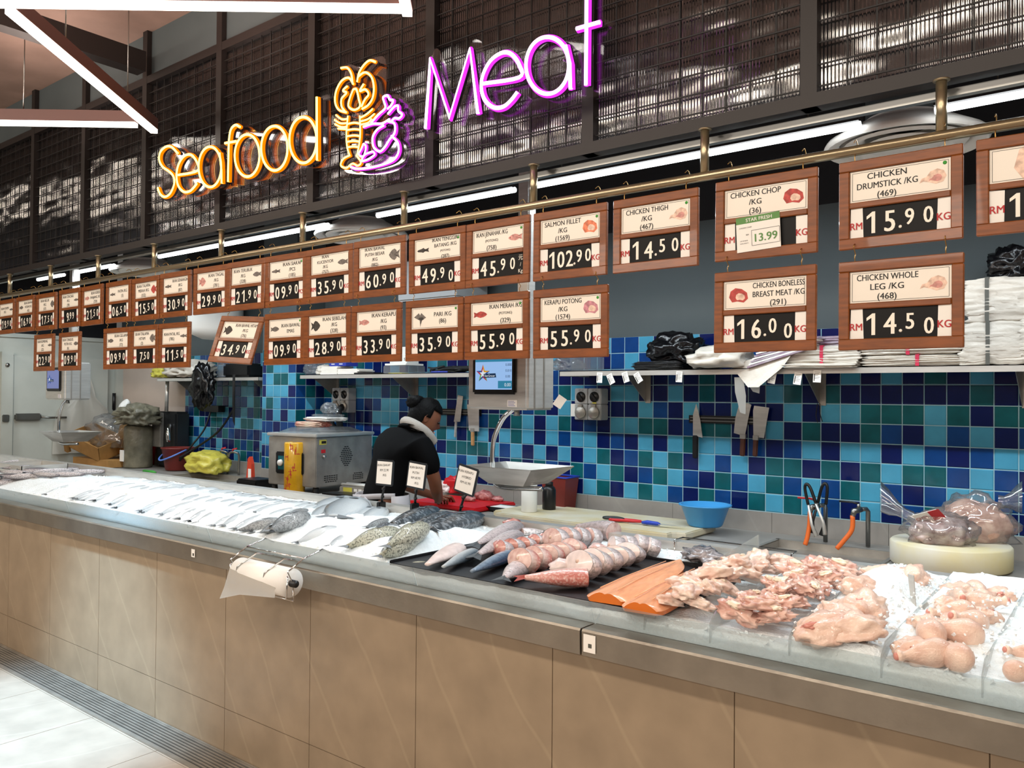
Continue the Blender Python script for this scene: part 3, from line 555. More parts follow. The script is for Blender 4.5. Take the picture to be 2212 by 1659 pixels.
# ---------------------------------------------------------------- hanging linear lights over the aisle
mat('pink_profile', '#6e4a44', .45); 
def linlight(label, p0, p1, rods):
    c = (p0+p1)/2; t = thing('linear_light', label, 'light', c, group='linear lights hung from the ceiling'); d = (p1-p0).normalized(); s = d.cross(Vector((0, 0, 1)))
    def bar(w, z0, z1):
        mb = MB(); vs = [p+s*k*w+Vector((0, 0, z)) for z in (z0, z1) for p in (p0, p1) for k in (-1, 1)]
        return mb.add(vs, [(0, 1, 3, 2), (4, 6, 7, 5), (0, 4, 5, 1), (2, 3, 7, 6), (0, 2, 6, 4), (1, 5, 7, 3)])
    bar(.022, .022, .085).build('profile', 'pink_profile', t, True); bar(.019, 0, .022).build('diffuser', 'led_warm', t, True)
    for k in rods:
        q = p0+(p1-p0)*k; mb = MB(); mb.tube([q+Vector((0, 0, .085)), Vector((q.x, q.y, 3.775))], .003, 6); mb.build('suspension_rod', 'zinc', t, True)
ZL = 3.1
a0, a1 = PZ(-60, 12.5, ZL), PZ(868, 25, ZL); linlight('warm linear light hanging along the top edge of the picture', a0, a1, (.35, .85))
b0, b1 = PZ(14, 24, ZL), PZ(333, 288, ZL); linlight('warm linear light hanging diagonally at top left', b0+(b1-b0)*.015, b1, (.3, .75))
c0, c1 = PZ(-250, 266, ZL), PZ(300, 274, ZL); linlight('lowest warm linear light hanging at the left edge', c0, c1-(c1-c0)*.01, (.55,))
e0 = PZ(880, 36, ZL); linlight('warm linear light turning the corner at top centre', e0, e0+Vector((.5, -.6, 0)), (.5,))
# upward fill added over the linear lights to brighten the ceiling
for p, q in ((a0, a1), (b0, b1), (c0, c1)):
    c = (p+q)/2; d = q-p; area('ceiling_fill', (c.x, c.y, ZL+.1), d.length, .03, 5*d.length, (1, .8, .7), (PI, 0, math.atan2(-d.y, d.x)))
# ---------------------------------------------------------------- ice bed
def sstep(a, b, x): t = max(0, min(1, (x-a)/(b-a))); return t*t*(3-2*t)
def nz(x, y, s, k=0): return noise.noise(Vector((x*s, y*s, k)))
def ice_h(x, y):
    n = .011*nz(x, y, 6)+.006*nz(x, y, 17, 3)+.0035*nz(x, y, 45, 7)
    if x < -2.2:
        h = .952+.058*sstep(2.12, 2.42, y)-.042*sstep(2.6, 3.0, y)+.012*nz(x, y, 1.6, 5)
        h -= .028*sstep(-5.6, -6.6, x); w = sstep(-2.42, -2.28, x)*sstep(2.95, 2.75, y); h = h*(1-w)+.945*w
        return h+n*1.2
    h = .942+.03*sstep(2.8, 2.98, y)
    if x > -.53: h += .02-.05*sstep(2.3, 2.14, y)+.012*nz(x, y, 11, 2)
    if -.76 < x < -.53: h += (.10*math.exp(-((x+.66)/.11)**2-((y-2.72)/.24)**2)+.03)
    elif -.53 < x: h += .035
    return h+n
def heightfield(mb, x0, x1, y0, y1, st, fn):
    nx = int((x1-x0)/st)+1; ny = int((y1-y0)/st)+1; vs = []; fs = []
    for i in range(nx+1):
        for j in range(ny+1):
            x = x0+(x1-x0)*i/nx; y = y0+(y1-y0)*j/ny; vs.append((x, y-.006*(j == 0), fn(x, y)) if j else (x, y0-.004, .895))
    for i in range(nx):
        for j in range(ny): k = i*(ny+1)+j; fs.append((k, k+ny+1, k+ny+2, k+1))
    mb.smooth = True; mb.add(vs, fs); mb.smooth = False
mat('ice', '#e9f1f4', .35, var=.05, scale=60, bump=.55, bscale=130, sss=0); mat('ice_plain', '#eef4f6', .5); mat('fish_wet', '#8f979c', .25)
mb = MB(); heightfield(mb, -8.9, -5.4, 2.128, 3.008, .03, ice_h); heightfield(mb, -5.4, -1.2, 2.128, 3.008, .014, ice_h); heightfield(mb, -1.2, 1.6, 2.128, 3.008, .014, ice_h)
tag(mb.build('crushed_ice', 'ice'), 'white crushed ice filling the display counter', 'ice', kind='stuff')
ir = random.Random(5); mb = MB()
for q in range(900):
    x = ir.uniform(-6.5, .1); y = ir.choice((ir.uniform(2.13, 2.2), ir.uniform(2.9, 3.0), ir.uniform(2.13, 3.0)))
    if -2.25 < x < -1.2 and y < 2.9: continue
    s = ir.uniform(.003, .009); M = Matrix.Translation((x, y, ice_h(x, y))) @ Matrix.Rotation(ir.uniform(0, 6), 4, Vector((ir.random(), ir.random(), ir.random())).normalized())
    mb.add([(-s, -s*.7, -s*.5), (s, -s*.6, -s*.5), (s*.8, s*.7, -s*.5), (-s, s*.6, -s*.5), (0, 0, s*.8)], [(0, 1, 4), (1, 2, 4), (2, 3, 4), (3, 0, 4), (3, 2, 1, 0)], M=M)
tag(mb.build('ice_flakes', 'ice_plain'), 'loose ice flakes scattered over the ice bed', 'ice', kind='stuff')
def onice(px, py, dz=0):
    z = .985
    for _ in range(5): P = PZ(px, py, z); z = ice_h(P.x, P.y)+dz
    return Vector((P.x, P.y, z))
# ---------------------------------------------------------------- fish
def fishmat(name, belly, mid, back, spots=0, sp='#20242a', rough=.28, sscale=40):
    m = mat(name, mid, rough, .0, coat=.3); nt = m.node_tree; b = nt.nodes['Principled BSDF']
    tc = nt.nodes.new('ShaderNodeTexCoord'); sx = nt.nodes.new('ShaderNodeSeparateXYZ'); nt.links.new(tc.outputs['Generated'], sx.inputs[0])
    r = nt.nodes.new('ShaderNodeValToRGB'); e = r.color_ramp.elements; e[0].position = .12; e[0].color = lin(belly); e[1].position = .9; e[1].color = lin(back); q = e.new(.52); q.color = lin(mid)
    nt.links.new(sx.outputs[1], r.inputs[0]); out = r.outputs[0]
    if spots:
        n = nt.nodes.new('ShaderNodeTexNoise'); n.inputs['Scale'].default_value = sscale; n.inputs['Detail'].default_value = 3; nt.links.new(tc.outputs['Object'], n.inputs[0])
        r2 = nt.nodes.new('ShaderNodeValToRGB'); r2.color_ramp.elements[0].position = .5; r2.color_ramp.elements[0].color = (0, 0, 0, 1); r2.color_ramp.elements[1].position = .58; r2.color_ramp.elements[1].color = (spots, spots, spots, 1); nt.links.new(n.outputs[0], r2.inputs[0])
        mx = nt.nodes.new('ShaderNodeMix'); mx.data_type = 'RGBA'; nt.links.new(r2.outputs[0], mx.inputs[0]); nt.links.new(out, mx.inputs[6]); mx.inputs[7].default_value = lin(sp); out = mx.outputs[2]
    nt.links.new(out, b.inputs['Base Color'])
    v = nt.nodes.new('ShaderNodeTexVoronoi'); v.inputs['Scale'].default_value = 90; nt.links.new(tc.outputs['Object'], v.inputs['Vector']); bp = nt.nodes.new('ShaderNodeBump'); bp.inputs['Strength'].default_value = .35; bp.inputs['Distance'].default_value = .004; nt.links.new(v.outputs['Distance'], bp.inputs['Height']); nt.links.new(bp.outputs[0], b.inputs['Normal'])
    return m
fishmat('f_silver', '#dfe4e6', '#aeb8be', '#3e4d58'); fishmat('f_grey', '#a9adae', '#6f777b', '#3d4448', .5, '#2f3437', sscale=34)
fishmat('f_grouper', '#c9c9b8', '#9a9a82', '#5d604f', .75, '#45483b', sscale=42); fishmat('f_dark', '#4a5055', '#2a2f33', '#16191c', .7, '#8d949a', sscale=30)
fishmat('f_mackerel', '#c3cad2', '#7f93a8', '#2a3d58', .3, '#1b2a40'); fishmat('f_squid', '#c9c4c6', '#4f444a', '#2a2328', .6, '#33292f', sscale=50)
fishmat('f_red', '#e6cdc3', '#d6a89e', '#bd7268', .4, '#e8d8cf', sscale=130); fishmat('f_pale', '#e4dede', '#cdbfc0', '#9f9496', .5, '#77736f', sscale=90)
mat('fin', '#6b7277', .5, alpha=1); mat('fin_red', '#c96a5e', .5); mat('eye_w', '#c9c7b8', .2); mat('eye_b', '#0b0b0c', .1)
PROF = {'slim': ([0, .03, .1, .25, .45, .65, .82, .9], [.012, .045, .075, .1, .105, .085, .045, .03]), 'deep': ([0, .03, .1, .25, .42, .6, .78, .88], [.015, .075, .14, .2, .215, .17, .075, .04]),
        'cod': ([0, .02, .07, .2, .42, .65, .85, .93], [.03, .08, .105, .12, .12, .1, .065, .045])}
def fish_body(kind, n=12, tk=.62):
    xs, hs = PROF[kind]; P = spline([(x, h, 0) for x, h in zip(xs, hs)], 2); vs = []; fs = []
    for p in P:
        for q in range(n):
            a = 2*PI*q/n; vs.append((.5-p.x, math.cos(a)*p.y, math.sin(a)*p.y*tk))
    for i in range(len(P)-1):
        for q in range(n): fs.append((i*n+q, (i+1)*n+q, (i+1)*n+(q+1) % n, i*n+(q+1) % n))
    fs += [list(range(n)), [(len(P)-1)*n+q for q in range(n)][::-1]]
    mb = MB(); mb.smooth = True; mb.add(vs, fs); return mb
FP = {}
def make_fish(kind, m, label, loc, yaw, L, roll=0, pitch=0, wid=1, finmat='fin', group=None, name='whole_fish', parts=True):
    t = thing(name, label, 'fish', loc, (roll, pitch, yaw), group); t.scale = (L, L*wid, L)
    key = (kind, m, finmat)
    if key not in FP:
        d = {}; d['body'] = fish_body(kind).build('body', m).data
        mb = MB(); x0 = -.36 if kind != 'cod' else -.41; w = .05 if kind != 'cod' else .06
        mb.add([(x0, .028, .0), (x0-.1, .11*(1.3 if kind == 'deep' else 1), .004), (x0-.075, .0, .003), (x0-.1, -.11*(1.3 if kind == 'deep' else 1), .004), (x0, -.028, .0), (x0, 0, .02)], [(0, 1, 2, 5), (5, 2, 3, 4), (0, 5, 4, 3, 2, 1)]); d['tail_fin'] = mb.build('tail_fin', finmat).data
        mb = MB(); hb = max(PROF[kind][1])
        mb.add([(.2, hb*.85, .0), (.1, hb+.05, .0), (-.08, hb+.045, 0), (-.25, hb*.62, 0), (-.05, hb*.85, .012)], [(0, 1, 2, 4), (4, 2, 3), (0, 4, 3, 2, 1)]); d['dorsal_fin'] = mb.build('dorsal_fin', finmat).data
        mb = MB(); mb.add([(.24, -.02, hb*.6), (.12, -.05, hb*.62), (.1, -.005, hb*.63), (.2, .01, hb*.62)], [(0, 1, 2, 3)]); d['side_fin'] = mb.build('side_fin', finmat).data
        mb = MB(); mb.lathe([(0, 0), (.014, .002), (.016, .006), (.0, .012)], 10, 0); mb.lathe([(0, .008), (.007, .011), (0, .014)], 8, 1)
        ym = hb*.28; zm = .62*hb*.62
        for v in mb.v: v += Vector((.41, ym*.6, zm*.62))
        d['eye'] = mb.build('eye', ['eye_w', 'eye_b']).data
        for o in [o for o in COL.objects if o.data in d.values() and o.parent is None]: bpy.data.objects.remove(o)
        FP[key] = d
    for nme, me in FP[key].items():
        if not parts and nme not in ('body', 'tail_fin'): continue
        o = bpy.data.objects.new(nme, me); COL.objects.link(o); o.parent = t
    return t
ORD = ['first', 'second', 'third', 'fourth', 'fifth', 'sixth', 'seventh', 'eighth', 'ninth', 'tenth', 'eleventh', 'twelfth', 'thirteenth', 'fourteenth', 'fifteenth', 'sixteenth', 'seventeenth', 'eighteenth', 'nineteenth', 'twentieth', 'twenty-first', 'twenty-second', 'twenty-third', 'twenty-fourth', 'twenty-fifth', 'twenty-sixth']
def zq(o, p): return (o[0]+p[0]/3.95, o[1]+p[1]/3.95)
def lay(kind, m, label, p0, p1, sink=.02, wid=1, group=None, ex=1.0, name='whole_fish', finmat='fin', parts=True, roll=0, L=None):
    A = onice(*p0); B = onice(*p1)
    if L:
        c = (A+B)/2; c.y = max(2.3, min(2.86, c.y)); a = 2.0+rf.uniform(-.15, .15); h = Vector((math.cos(a), math.sin(a), 0))*L/2; A = c-h; B = c+h
    A.z = ice_h(A.x, A.y); B.z = ice_h(B.x, B.y); c = (A+B)/2; c.z = ice_h(c.x, c.y)-sink; d = B-A
    return make_fish(kind, m, label, c, math.atan2(d.y, d.x), d.length*ex, roll=roll, pitch=-math.atan2(d.z, math.hypot(d.x, d.y))*.5, wid=wid, group=group, name=name, finmat=finmat, parts=parts)
B0 = (420, 960); C0 = (840, 1040); rf = random.Random(3)
# large named fish
big = [('slim', 'f_silver', 'pale silver fish lying furthest back in the middle of the ice', (920, 565), (1350, 470), .02, 1.1), ('slim', 'f_silver', 'blue-grey fish left of the big silver fish with a yellow tail', (990, 612), (1250, 545), .02, 1.2),
 ('slim', 'f_silver', 'big silver fish with a yellowish tail in mid ice', (1150, 640), (1400, 530), .004, 1.3), ('slim', 'f_silver', 'silver-blue fish just right of the big silver fish', (1340, 622), (1530, 560), .014, 1.1), ('slim', 'f_silver', 'slim grey fish right of the silver-blue fish', (1415, 642), (1620, 575), .016, .9),
 ('slim', 'f_grey', 'small grey fish deep in ice behind the round grey fish', (785, 628), (960, 590), .01, 1.2), ('deep', 'f_grey', 'long dark grey fish at the front left of the grey group', (330, 775), (770, 630), .02, .62), ('deep', 'f_grey', 'grey fish squeezed between the long and the round dark fish', (540, 795), (752, 690), .016, .8),
 ('deep', 'f_grey', 'big round dark grey fish by the bag roll rack', (610, 835), (958, 665), .012, .92), ('deep', 'f_silver', 'pale grey fish half iced right of the round dark fish', (830, 862), (1240, 690), .025, .6), ('slim', 'f_silver', 'silver fish with only back and tail above ice', (1135, 850), (1350, 712), .022, 1.2),
 ('slim', 'f_grey', 'narrow grey fish in ice left of the olive fish', (1450, 725), (1650, 660), .02, .8), ('cod', 'f_dark', 'slender black mottled fish furthest left of the three black fish', (1665, 697), (2045, 620), .008, .85), ('cod', 'f_dark', 'middle black mottled fish of the three black fish', (1848, 717), (2180, 637), .004, 1),
 ('cod', 'f_dark', 'black tail of a fish sticking out behind the olive fish', (1540, 752), (1650, 706), .0, 1), ('deep', 'f_grouper', 'olive fish mostly covered by ice behind the spotted pair', (1240, 945), (1750, 735), .035, .7), ('deep', 'f_grouper', 'olive spotted fish behind the front spotted one', (1540, 975), (1905, 765), .012, .62), ('deep', 'f_grouper', 'olive spotted fish at the front beside the black tray', (1605, 1000), (1985, 800), -.006, .66),
 ('slim', 'f_silver', 'faint silver fish near the rear rim by the price holders', (1960, 600), (2180, 560), .022, .9)]
for kind, m, lb, a, b, sk, w in big: lay(kind, m, lb, zq(B0, a), zq(B0, b), sk-(.028 if m in ('f_grey', 'f_grouper') else .012), w, 'whole fish on the ice')
lay('cod', 'f_dark', 'biggest black mottled fish with rounded head beside the black tray', zq(C0, (310, 520)), zq(C0, (730, 345)), -.02, 1.25, 'whole fish on the ice', 1.02)
lay('deep', 'f_grouper', 'dark olive fish lying along the edge of the black tray', (868, 1222), (930, 1180), -.004, .45, 'whole fish on the ice')
# rows of half-buried slim fish
rf = random.Random(3)
for i in range(24):
    x = 238+i*17.5; y = 1034+i*2.9+rf.uniform(-3, 3); s = 1+i*.02
    lay('slim', 'f_silver', '%s slim silver fish from the left in the row along the rear rim' % ORD[i], (x, y+8), (x+44*s, y-12), .006+rf.uniform(-.003, .004), .9, 'slim fish along the rear rim', name='slim_fish', parts=i > 12, L=.27)
for i in range(18):
    x = 215+i*24; y = 1052+i*3.6+rf.uniform(-3, 3); s = 1+i*.02
    lay('slim', 'f_silver', '%s slim silver fish from the left in the second iced row' % ORD[i], (x, y+9), (x+46*s, y-13), .010+rf.uniform(-.004, .006), .85, 'slim fish in the second iced row', name='slim_fish', parts=False, L=.29)
for i in range(20):
    x = 70+i*25; y = 1068+i*3.6+rf.uniform(-6, 9)
    lay('slim', 'f_silver', '%s slim fish from the left barely showing through the front ice' % ORD[i], (x, y+10), (x+42, y-9), .016+rf.uniform(-.004, .003), .8, 'slim fish barely showing through the ice', name='slim_fish', parts=False, L=.3)
# heap of squid and dark fish at the far left
for i in range(26):
    u = i/25; px = 4+(i*97 % 250); py = 1046-px*.09-(i*53 % 40)*.75
    P = onice(px, py); P.y = min(P.y, 2.9); P.x = max(P.x, -8.3); P.z = ice_h(P.x, P.y)+.014+.012*(i % 2)
    t = make_fish('slim', 'f_squid', '%s dark purple-grey fish from the left in the heap at the far left' % ORD[sorted([(k*97 % 250) for k in range(26)]).index(i*97 % 250)], P, rf.uniform(.3, 1.5), rf.uniform(.26, .36), roll=rf.uniform(-.5, .5), wid=1.15, group='dark fish heaped at the far left', name='whole_fish', parts=False)
tp = thing('steel_pan', 'shallow steel pan on the ice at the far left', 'tray', (0, 0, 0)); P = onice(42, 1016); tp.location = P
mb = MB()
for (x0, x1, y0, y1) in ((-.55, .35, -.12, -.115), (-.55, .35, .2, .205), (.345, .35, -.12, .205), (-.1, -.095, -.12, .205)): mb.box(x0, x1, y0, y1, .0, .06)
mb.box(-.55, .35, -.12, .205, 0, .004); mb.build('pan_shell', 'steel', tp)
# ---------------------------------------------------------------- cut fish on the black tray
mat('tray_black', '#141417', .4, var=.2, scale=30); mat('salmon', '#eeaa80', .25, var=.1, scale=18, stretch=(1, 6, 6), coat=.4); mat('salmon_edge', '#e0731f', .3, coat=.4); mat('salmon_line', '#efb489', .3)
mat('flesh', '#d9a8a0', .28, var=.2, scale=35, coat=.4, col2='#ecd3cb'); mat('flesh_red', '#b5625a', .28, var=.3, scale=40, coat=.4, col2='#d9a49a'); mat('flesh_white', '#e6d6d2', .28, var=.12, scale=30, coat=.4); mat('bone', '#d9b9a6', .4)
mat('skin_dark', '#3c3a3c', .25, var=.5, scale=30, coat=.4, col2='#a59fa2')
bt = thing('black_tray', 'flat black plastic tray under the cut fish', 'tray', (-1.75, 2.48, .955))
mb = MB(); mb.rbox(-.52, .6, -.335, .37, -.012, .004, .004); mb.rbox(-.52, .6, .36, .372, 0, .014, .003); mb.rbox(-.52, -.51, -.335, .372, 0, .014, .003); mb.build('tray_base', 'tray_black', bt)
ZT = .962
def ontray(px, py, z=ZT): return PZ(px, py, z)
def blob(seed, sx, sy, sz, amp=.25, fr=2.2, sub=3, flat=True):
    bm = bmesh.new(); bmesh.ops.create_icosphere(bm, subdivisions=sub, radius=1)
    for v in bm.verts:
        d = 1+amp*noise.noise(v.co*fr+Vector((seed*7.1, seed*3.3, 0)))+amp*.4*noise.noise(v.co*fr*2.6+Vector((seed*5.1, 0, 9)))
        c = v.co*d; v.co = Vector((c.x*sx, c.y*sy, c.z*sz))
        if flat and v.co.z < -sz*.55: v.co.z = -sz*.55
    mb = MB(); mb.smooth = True; mb.bm(bm); return mb
def half_fish(name, label, p_cut, p_tail, w, m, tail=True, tailm='fin', tk=.7, h=None, cutm='flesh', zoff=0):
    """the tail half of a fish: cut face at one end, tapering to the tail"""
    A = ontray(*p_cut); B = ontray(*p_tail); d = B-A; L = d.length; c = (A+B)/2; c.z = ZT+w*tk*.5+zoff
    t = thing(name, label, 'cut fish', c, (0, 0, math.atan2(d.y, d.x)), 'cut fish on the black tray')
    n = 14; xs = [0, .08, .3, .55, .78, .9]; ws = [.94, 1, .95, .72, .4, .26]; P = spline([(x, q, 0) for x, q in zip(xs, ws)], 2); vs = []; fs = []
    for p in P: vs += [(-L/2+p.x*L, math.cos(2*PI*q/n)*p.y*w/2, math.sin(2*PI*q/n)*p.y*w/2*tk) for q in range(n)]
    for i in range(len(P)-1): fs += [(i*n+q, i*n+(q+1) % n, (i+1)*n+(q+1) % n, (i+1)*n+q) for q in range(n)]
    fs.append([(len(P)-1)*n+q for q in range(n)]); mb = MB(); mb.smooth = True; mb.add(vs, fs); mb.build('body', m, t)
    mb = MB(); mb.add([(-L/2-.001, math.cos(2*PI*q/n)*ws[0]*w/2, math.sin(2*PI*q/n)*ws[0]*w/2*tk) for q in range(n)]+[(-L/2-.004, 0, 0)], [(q, n, (q+1) % n) for q in range(n)]); mb.build('cut_face', cutm, t)
    if tail:
        mb = MB(); x0 = L*.38; mb.add([(x0, w*.14, 0), (L*.56, w*.42, -.004), (L*.5, 0, 0), (L*.56, -w*.42, -.004), (x0, -w*.14, 0), (x0, 0, w*.1)], [(0, 1, 2, 5), (5, 2, 3, 4), (4, 3, 2, 1, 0, 5)]); mb.build('tail_fin', tailm, t)
    return t
half_fish('fish_tail_piece', 'white skinless fish tail piece at the left of the black tray', (987, 1197), (915, 1238), .085, 'flesh_white', False, tk=.55)
half_fish('fish_tail_piece', 'bright silver fish tail piece second from the left on the tray', (1022, 1205), (950, 1240), .065, 'f_silver', False, tk=.6, cutm='flesh_red')
half_fish('fish_tail_piece', 'blue-backed fish tail piece at the front of the tray', (1100, 1212), (1010, 1252), .07, 'f_mackerel', False, tk=.62, cutm='flesh_red')
half_fish('fish_tail_piece', 'grey speckled fish piece lying behind the tan-bellied one', (1112, 1152), (1020, 1196), .1, 'f_pale', True, tk=.6)
half_fish('fish_tail_piece', 'grey scaled fish piece with tan belly in mid tray', (1112, 1172), (1022, 1220), .095, 'f_pale', True, tk=.6)
half_fish('fish_tail_piece', 'small grey fish tail with dark fin at the back of the tray', (1128, 1158), (1178, 1156), .06, 'f_pale', True, tk=.6)
half_fish('fish_tail_piece', 'short speckled grey fish tail at the front of the tray', (1128, 1238), (1085, 1268), .085, 'f_pale', True, tk=.6)
half_fish('fish_tail_piece', 'red scaled fish tail half at the very front of the tray', (1268, 1268), (1118, 1268), .1, 'f_red', True, 'fin_red', tk=.62, cutm='flesh_white')
half_fish('fish_head_piece', 'pale fish head with gill flap at the back of the tray', (1325, 1172), (1238, 1158), .12, 'f_pale', False, tk=.75, cutm='flesh')
def steak(label, px, py, yaw, w=.11, h=.062, tk=.026, m='flesh', rim='f_pale', lean=.5, z=0):
    P = ontray(px, py); t = thing('fish_steak', label, 'fish steak', (P.x, P.y, ZT+h*.42+z), (lean, 0, yaw), 'fish steaks fanned out on the black tray'); n = 20
    pf = [(math.cos(2*PI*q/n)*w/2*(1+.08*math.sin(3*2*PI*q/n)), math.sin(2*PI*q/n)*h/2*(1.1 if q < n/2 else .8)) for q in range(n)]
    mb = MB(); vs = [(x, -tk/2, z_) for x, z_ in pf]+[(x*1.01, tk/2, z_*1.01) for x, z_ in pf]; mb.smooth = True; mb.add(vs, [(q, (q+1) % n, n+(q+1) % n, n+q) for q in range(n)]); mb.build('skin', rim, t)
    for y in (-tk/2, tk/2):
        mb = MB(); vs = [(x*.985, y, z_*.985) for x, z_ in pf]+[(x*.5, y*1.35, z_*.5) for x, z_ in pf]+[(0, y*1.4, 0)]
        f = [(q, (q+1) % n, n+(q+1) % n, n+q) for q in range(n)]+[(n+q, n+(q+1) % n, 2*n) for q in range(n)]; mb.smooth = True; mb.add(vs, f if y > 0 else [a[::-1] for a in f]); mb.build('cut_face', m, t)
    mb = MB(); mb.lathe([(0, -tk*.78), (.007, -tk*.76), (.007, tk*.76), (0, tk*.78)], 10, M=Matrix.Translation((0, 0, h*.12)) @ Matrix.Rotation(PI/2, 4, 'X')); mb.build('backbone', 'bone', t)
rows = [('red', 'flesh_red', [(1085, 1203), (1110, 1196), (1135, 1190), (1160, 1183), (1182, 1177)], .085, .05), ('pink', 'flesh', [(1130, 1240), (1158, 1230), (1185, 1220), (1212, 1211), (1238, 1203)], .115, .07), ('rear pale', 'flesh', [(1200, 1190), (1226, 1183), (1252, 1178), (1278, 1176)], .12, .07),
        ('front pale', 'flesh_white', [(1258, 1252), (1284, 1243), (1310, 1234), (1335, 1225), (1360, 1216)], .13, .075), ('right pale', 'flesh_white', [(1330, 1205), (1356, 1200), (1382, 1198), (1408, 1200)], .12, .068)]
for nm, m, ps, w, h in rows:
    d = ontray(*ps[-1])-ontray(*ps[0]); yw = math.atan2(-d.x, d.y)
    for i, (px, py) in enumerate(ps): steak('%s fish steak from the left in the fanned %s row on the tray' % (ORD[i], nm), px, py, yw+rf.uniform(-.15, .15)-.25, w*1.12*(1-.05*i), h*1.3*(1-.06*i), .042, m, 'f_red' if nm == 'pink' else 'f_pale', lean=-.3+rf.uniform(-.1, .1), z=rf.uniform(-.004, .004))
for i, (px, py) in enumerate(((1108, 1147), (1215, 1243), (1290, 1205), (1168, 1208))):
    P = ontray(px, py); t = blob(i+40, .05, .035, .028, .3).build('fish_offcut', ['flesh_red', 'flesh_white', 'flesh', 'flesh_red'][i]); t.location = (P.x, P.y, ZT+.03); t.rotation_euler = (0, 0, i)
    tag(t, ['dark red fish chunk at the back of the tray', 'white fish offcut between the pink and front pale steaks', 'pink fish offcut between the pale steak rows', 'red fish offcut between the red and pink steaks'][i], 'cut fish', 'loose fish offcuts on the tray')
def fillet(label, p0, p1, w):
    A = ontray(*p0); B = ontray(*p1); d = B-A; L = d.length; c = (A+B)/2; c.z = ZT
    t = thing('salmon_fillet', label, 'salmon fillet', c, (0, 0, math.atan2(d.y, d.x)), 'orange salmon fillets on the tray')
    P = spline([(0, .36, 0), (.04, .47, 0), (.2, .5, 0), (.5, .49, 0), (.8, .36, 0), (.95, .18, 0), (1, .05, 0)], 3); n = 12; vs = []; fs = []
    for p in P:
        for q in range(n+1): s = -1+2*q/n; vs.append((-L/2+p.x*L, s*p.y*w, .006+.034*(1-s*s*.75)*(1-abs(p.x-.35)*.5)-.006*math.exp(-(s*6)**2)))
    for i in range(len(P)-1): fs += [(i*(n+1)+q, (i+1)*(n+1)+q, (i+1)*(n+1)+q+1, i*(n+1)+q+1) for q in range(n)]
    mb = MB(); mb.smooth = True; mb.add(vs, fs); mb.build('flesh', 'salmon', t)
    m = len(P); ed = [i*(n+1) for i in range(m)]+[(m-1)*(n+1)+q for q in range(1, n+1)]+[i*(n+1)+n for i in range(m-2, -1, -1)]+[q for q in range(n-1, 0, -1)]
    mb = MB(); k = len(ed); v2 = [vs[i] for i in ed]+[(vs[i][0]*.985, vs[i][1]*.96, 0) for i in ed]; mb.smooth = True; mb.add(v2, [(q, (q+1) % k, k+(q+1) % k, k+q) for q in range(k)]); mb.build('side_skin', 'salmon_edge', t)
    mb = MB()
    for s in (-.2, .25): mb.tube([(-L/2+x*L, s*w*.9*(1-.5*x), .0405-.012*abs(x-.35)) for x in (.06, .3, .6, .85)], .0016, 5)
    mb.build('fat_line', 'salmon_line', t)
fillet('left orange salmon fillet on the black tray', (1306, 1304), (1470, 1224), .15); fillet('right orange salmon fillet running under the clear divider', (1382, 1326), (1530, 1240), .14)
P = ontray(1520, 1218); t = blob(77, .11, .06, .03, .5, 2.6, 4).build('fish_skin', 'skin_dark'); t.location = (P.x, P.y, ZT+.028); t.rotation_euler = (0, 0, -.5); tag(t, 'crumpled silver-black fish skin at the back right of the tray', 'fish skin')
# ---------------------------------------------------------------- chicken in clear-walled bays
DX = [-1.18, -.975, -.755, -.53, -.315, -.1]
for i, x in enumerate(DX):
    mb = MB(); zb = 1.075 if i == 0 else 1.02; yb = 3.0 if i == 0 else 2.95
    poly = [(2.13, .90), (2.13, .965), (2.17, .992), (yb, zb), (yb, .90)]; n = 5; vs = [(x-.002, y, z) for y, z in poly]+[(x+.002, y, z) for y, z in poly]
    mb.add(vs, [list(range(n)), [n+k for k in range(n)][::-1]]+[(k, n+k, n+(k+1) % n, (k+1) % n) for k in range(n)])
    tag(mb.build('clear_divider', 'acrylic_bay'), ['tall clear divider between salmon and chicken chops', 'clear divider between pale and pink chicken meat', 'clear divider left of the ice heap', 'clear divider right of the ice heap', 'clear divider between drumsticks and the last bay', 'clear divider at the right end of the counter'][i], 'divider', 'clear dividers between the chicken bays')
mat('chick_pale', '#e3b7a5', .3, var=.1, scale=16, coat=.35, col2='#f3e0d0'); mat('chick_pink', '#dc9c8c', .28, var=.28, scale=26, coat=.4, col2='#efcdbd'); mat('chick_skin', '#e2b8a5', .35, var=.1, scale=18, bump=.3, bscale=160, coat=.25, col2='#f0d6c4'); mat('chick_fat', '#efdcc4', .35, coat=.3); mat('joint_red', '#cf8a7c', .3, coat=.3)
def leg_mesh():
    mb = MB(); prof = [(0, -.062), (.016, -.06), (.034, -.045), (.043, -.02), (.04, .008), (.028, .034), (.016, .055), (.013, .07), (.019, .08), (.015, .088), (0, .09)]; P = spline([(r, 0, z) for r, z in prof], 2)
    mb.lathe([(max(p.x, 0), p.z) for p in P], 16); 
    for v in mb.v:
        k = 1+.12*noise.noise(Vector(v)*28); v.x *= k; v.y *= k*.85
        v.x, v.z = v.z, v.x
    return mb
PM = {}
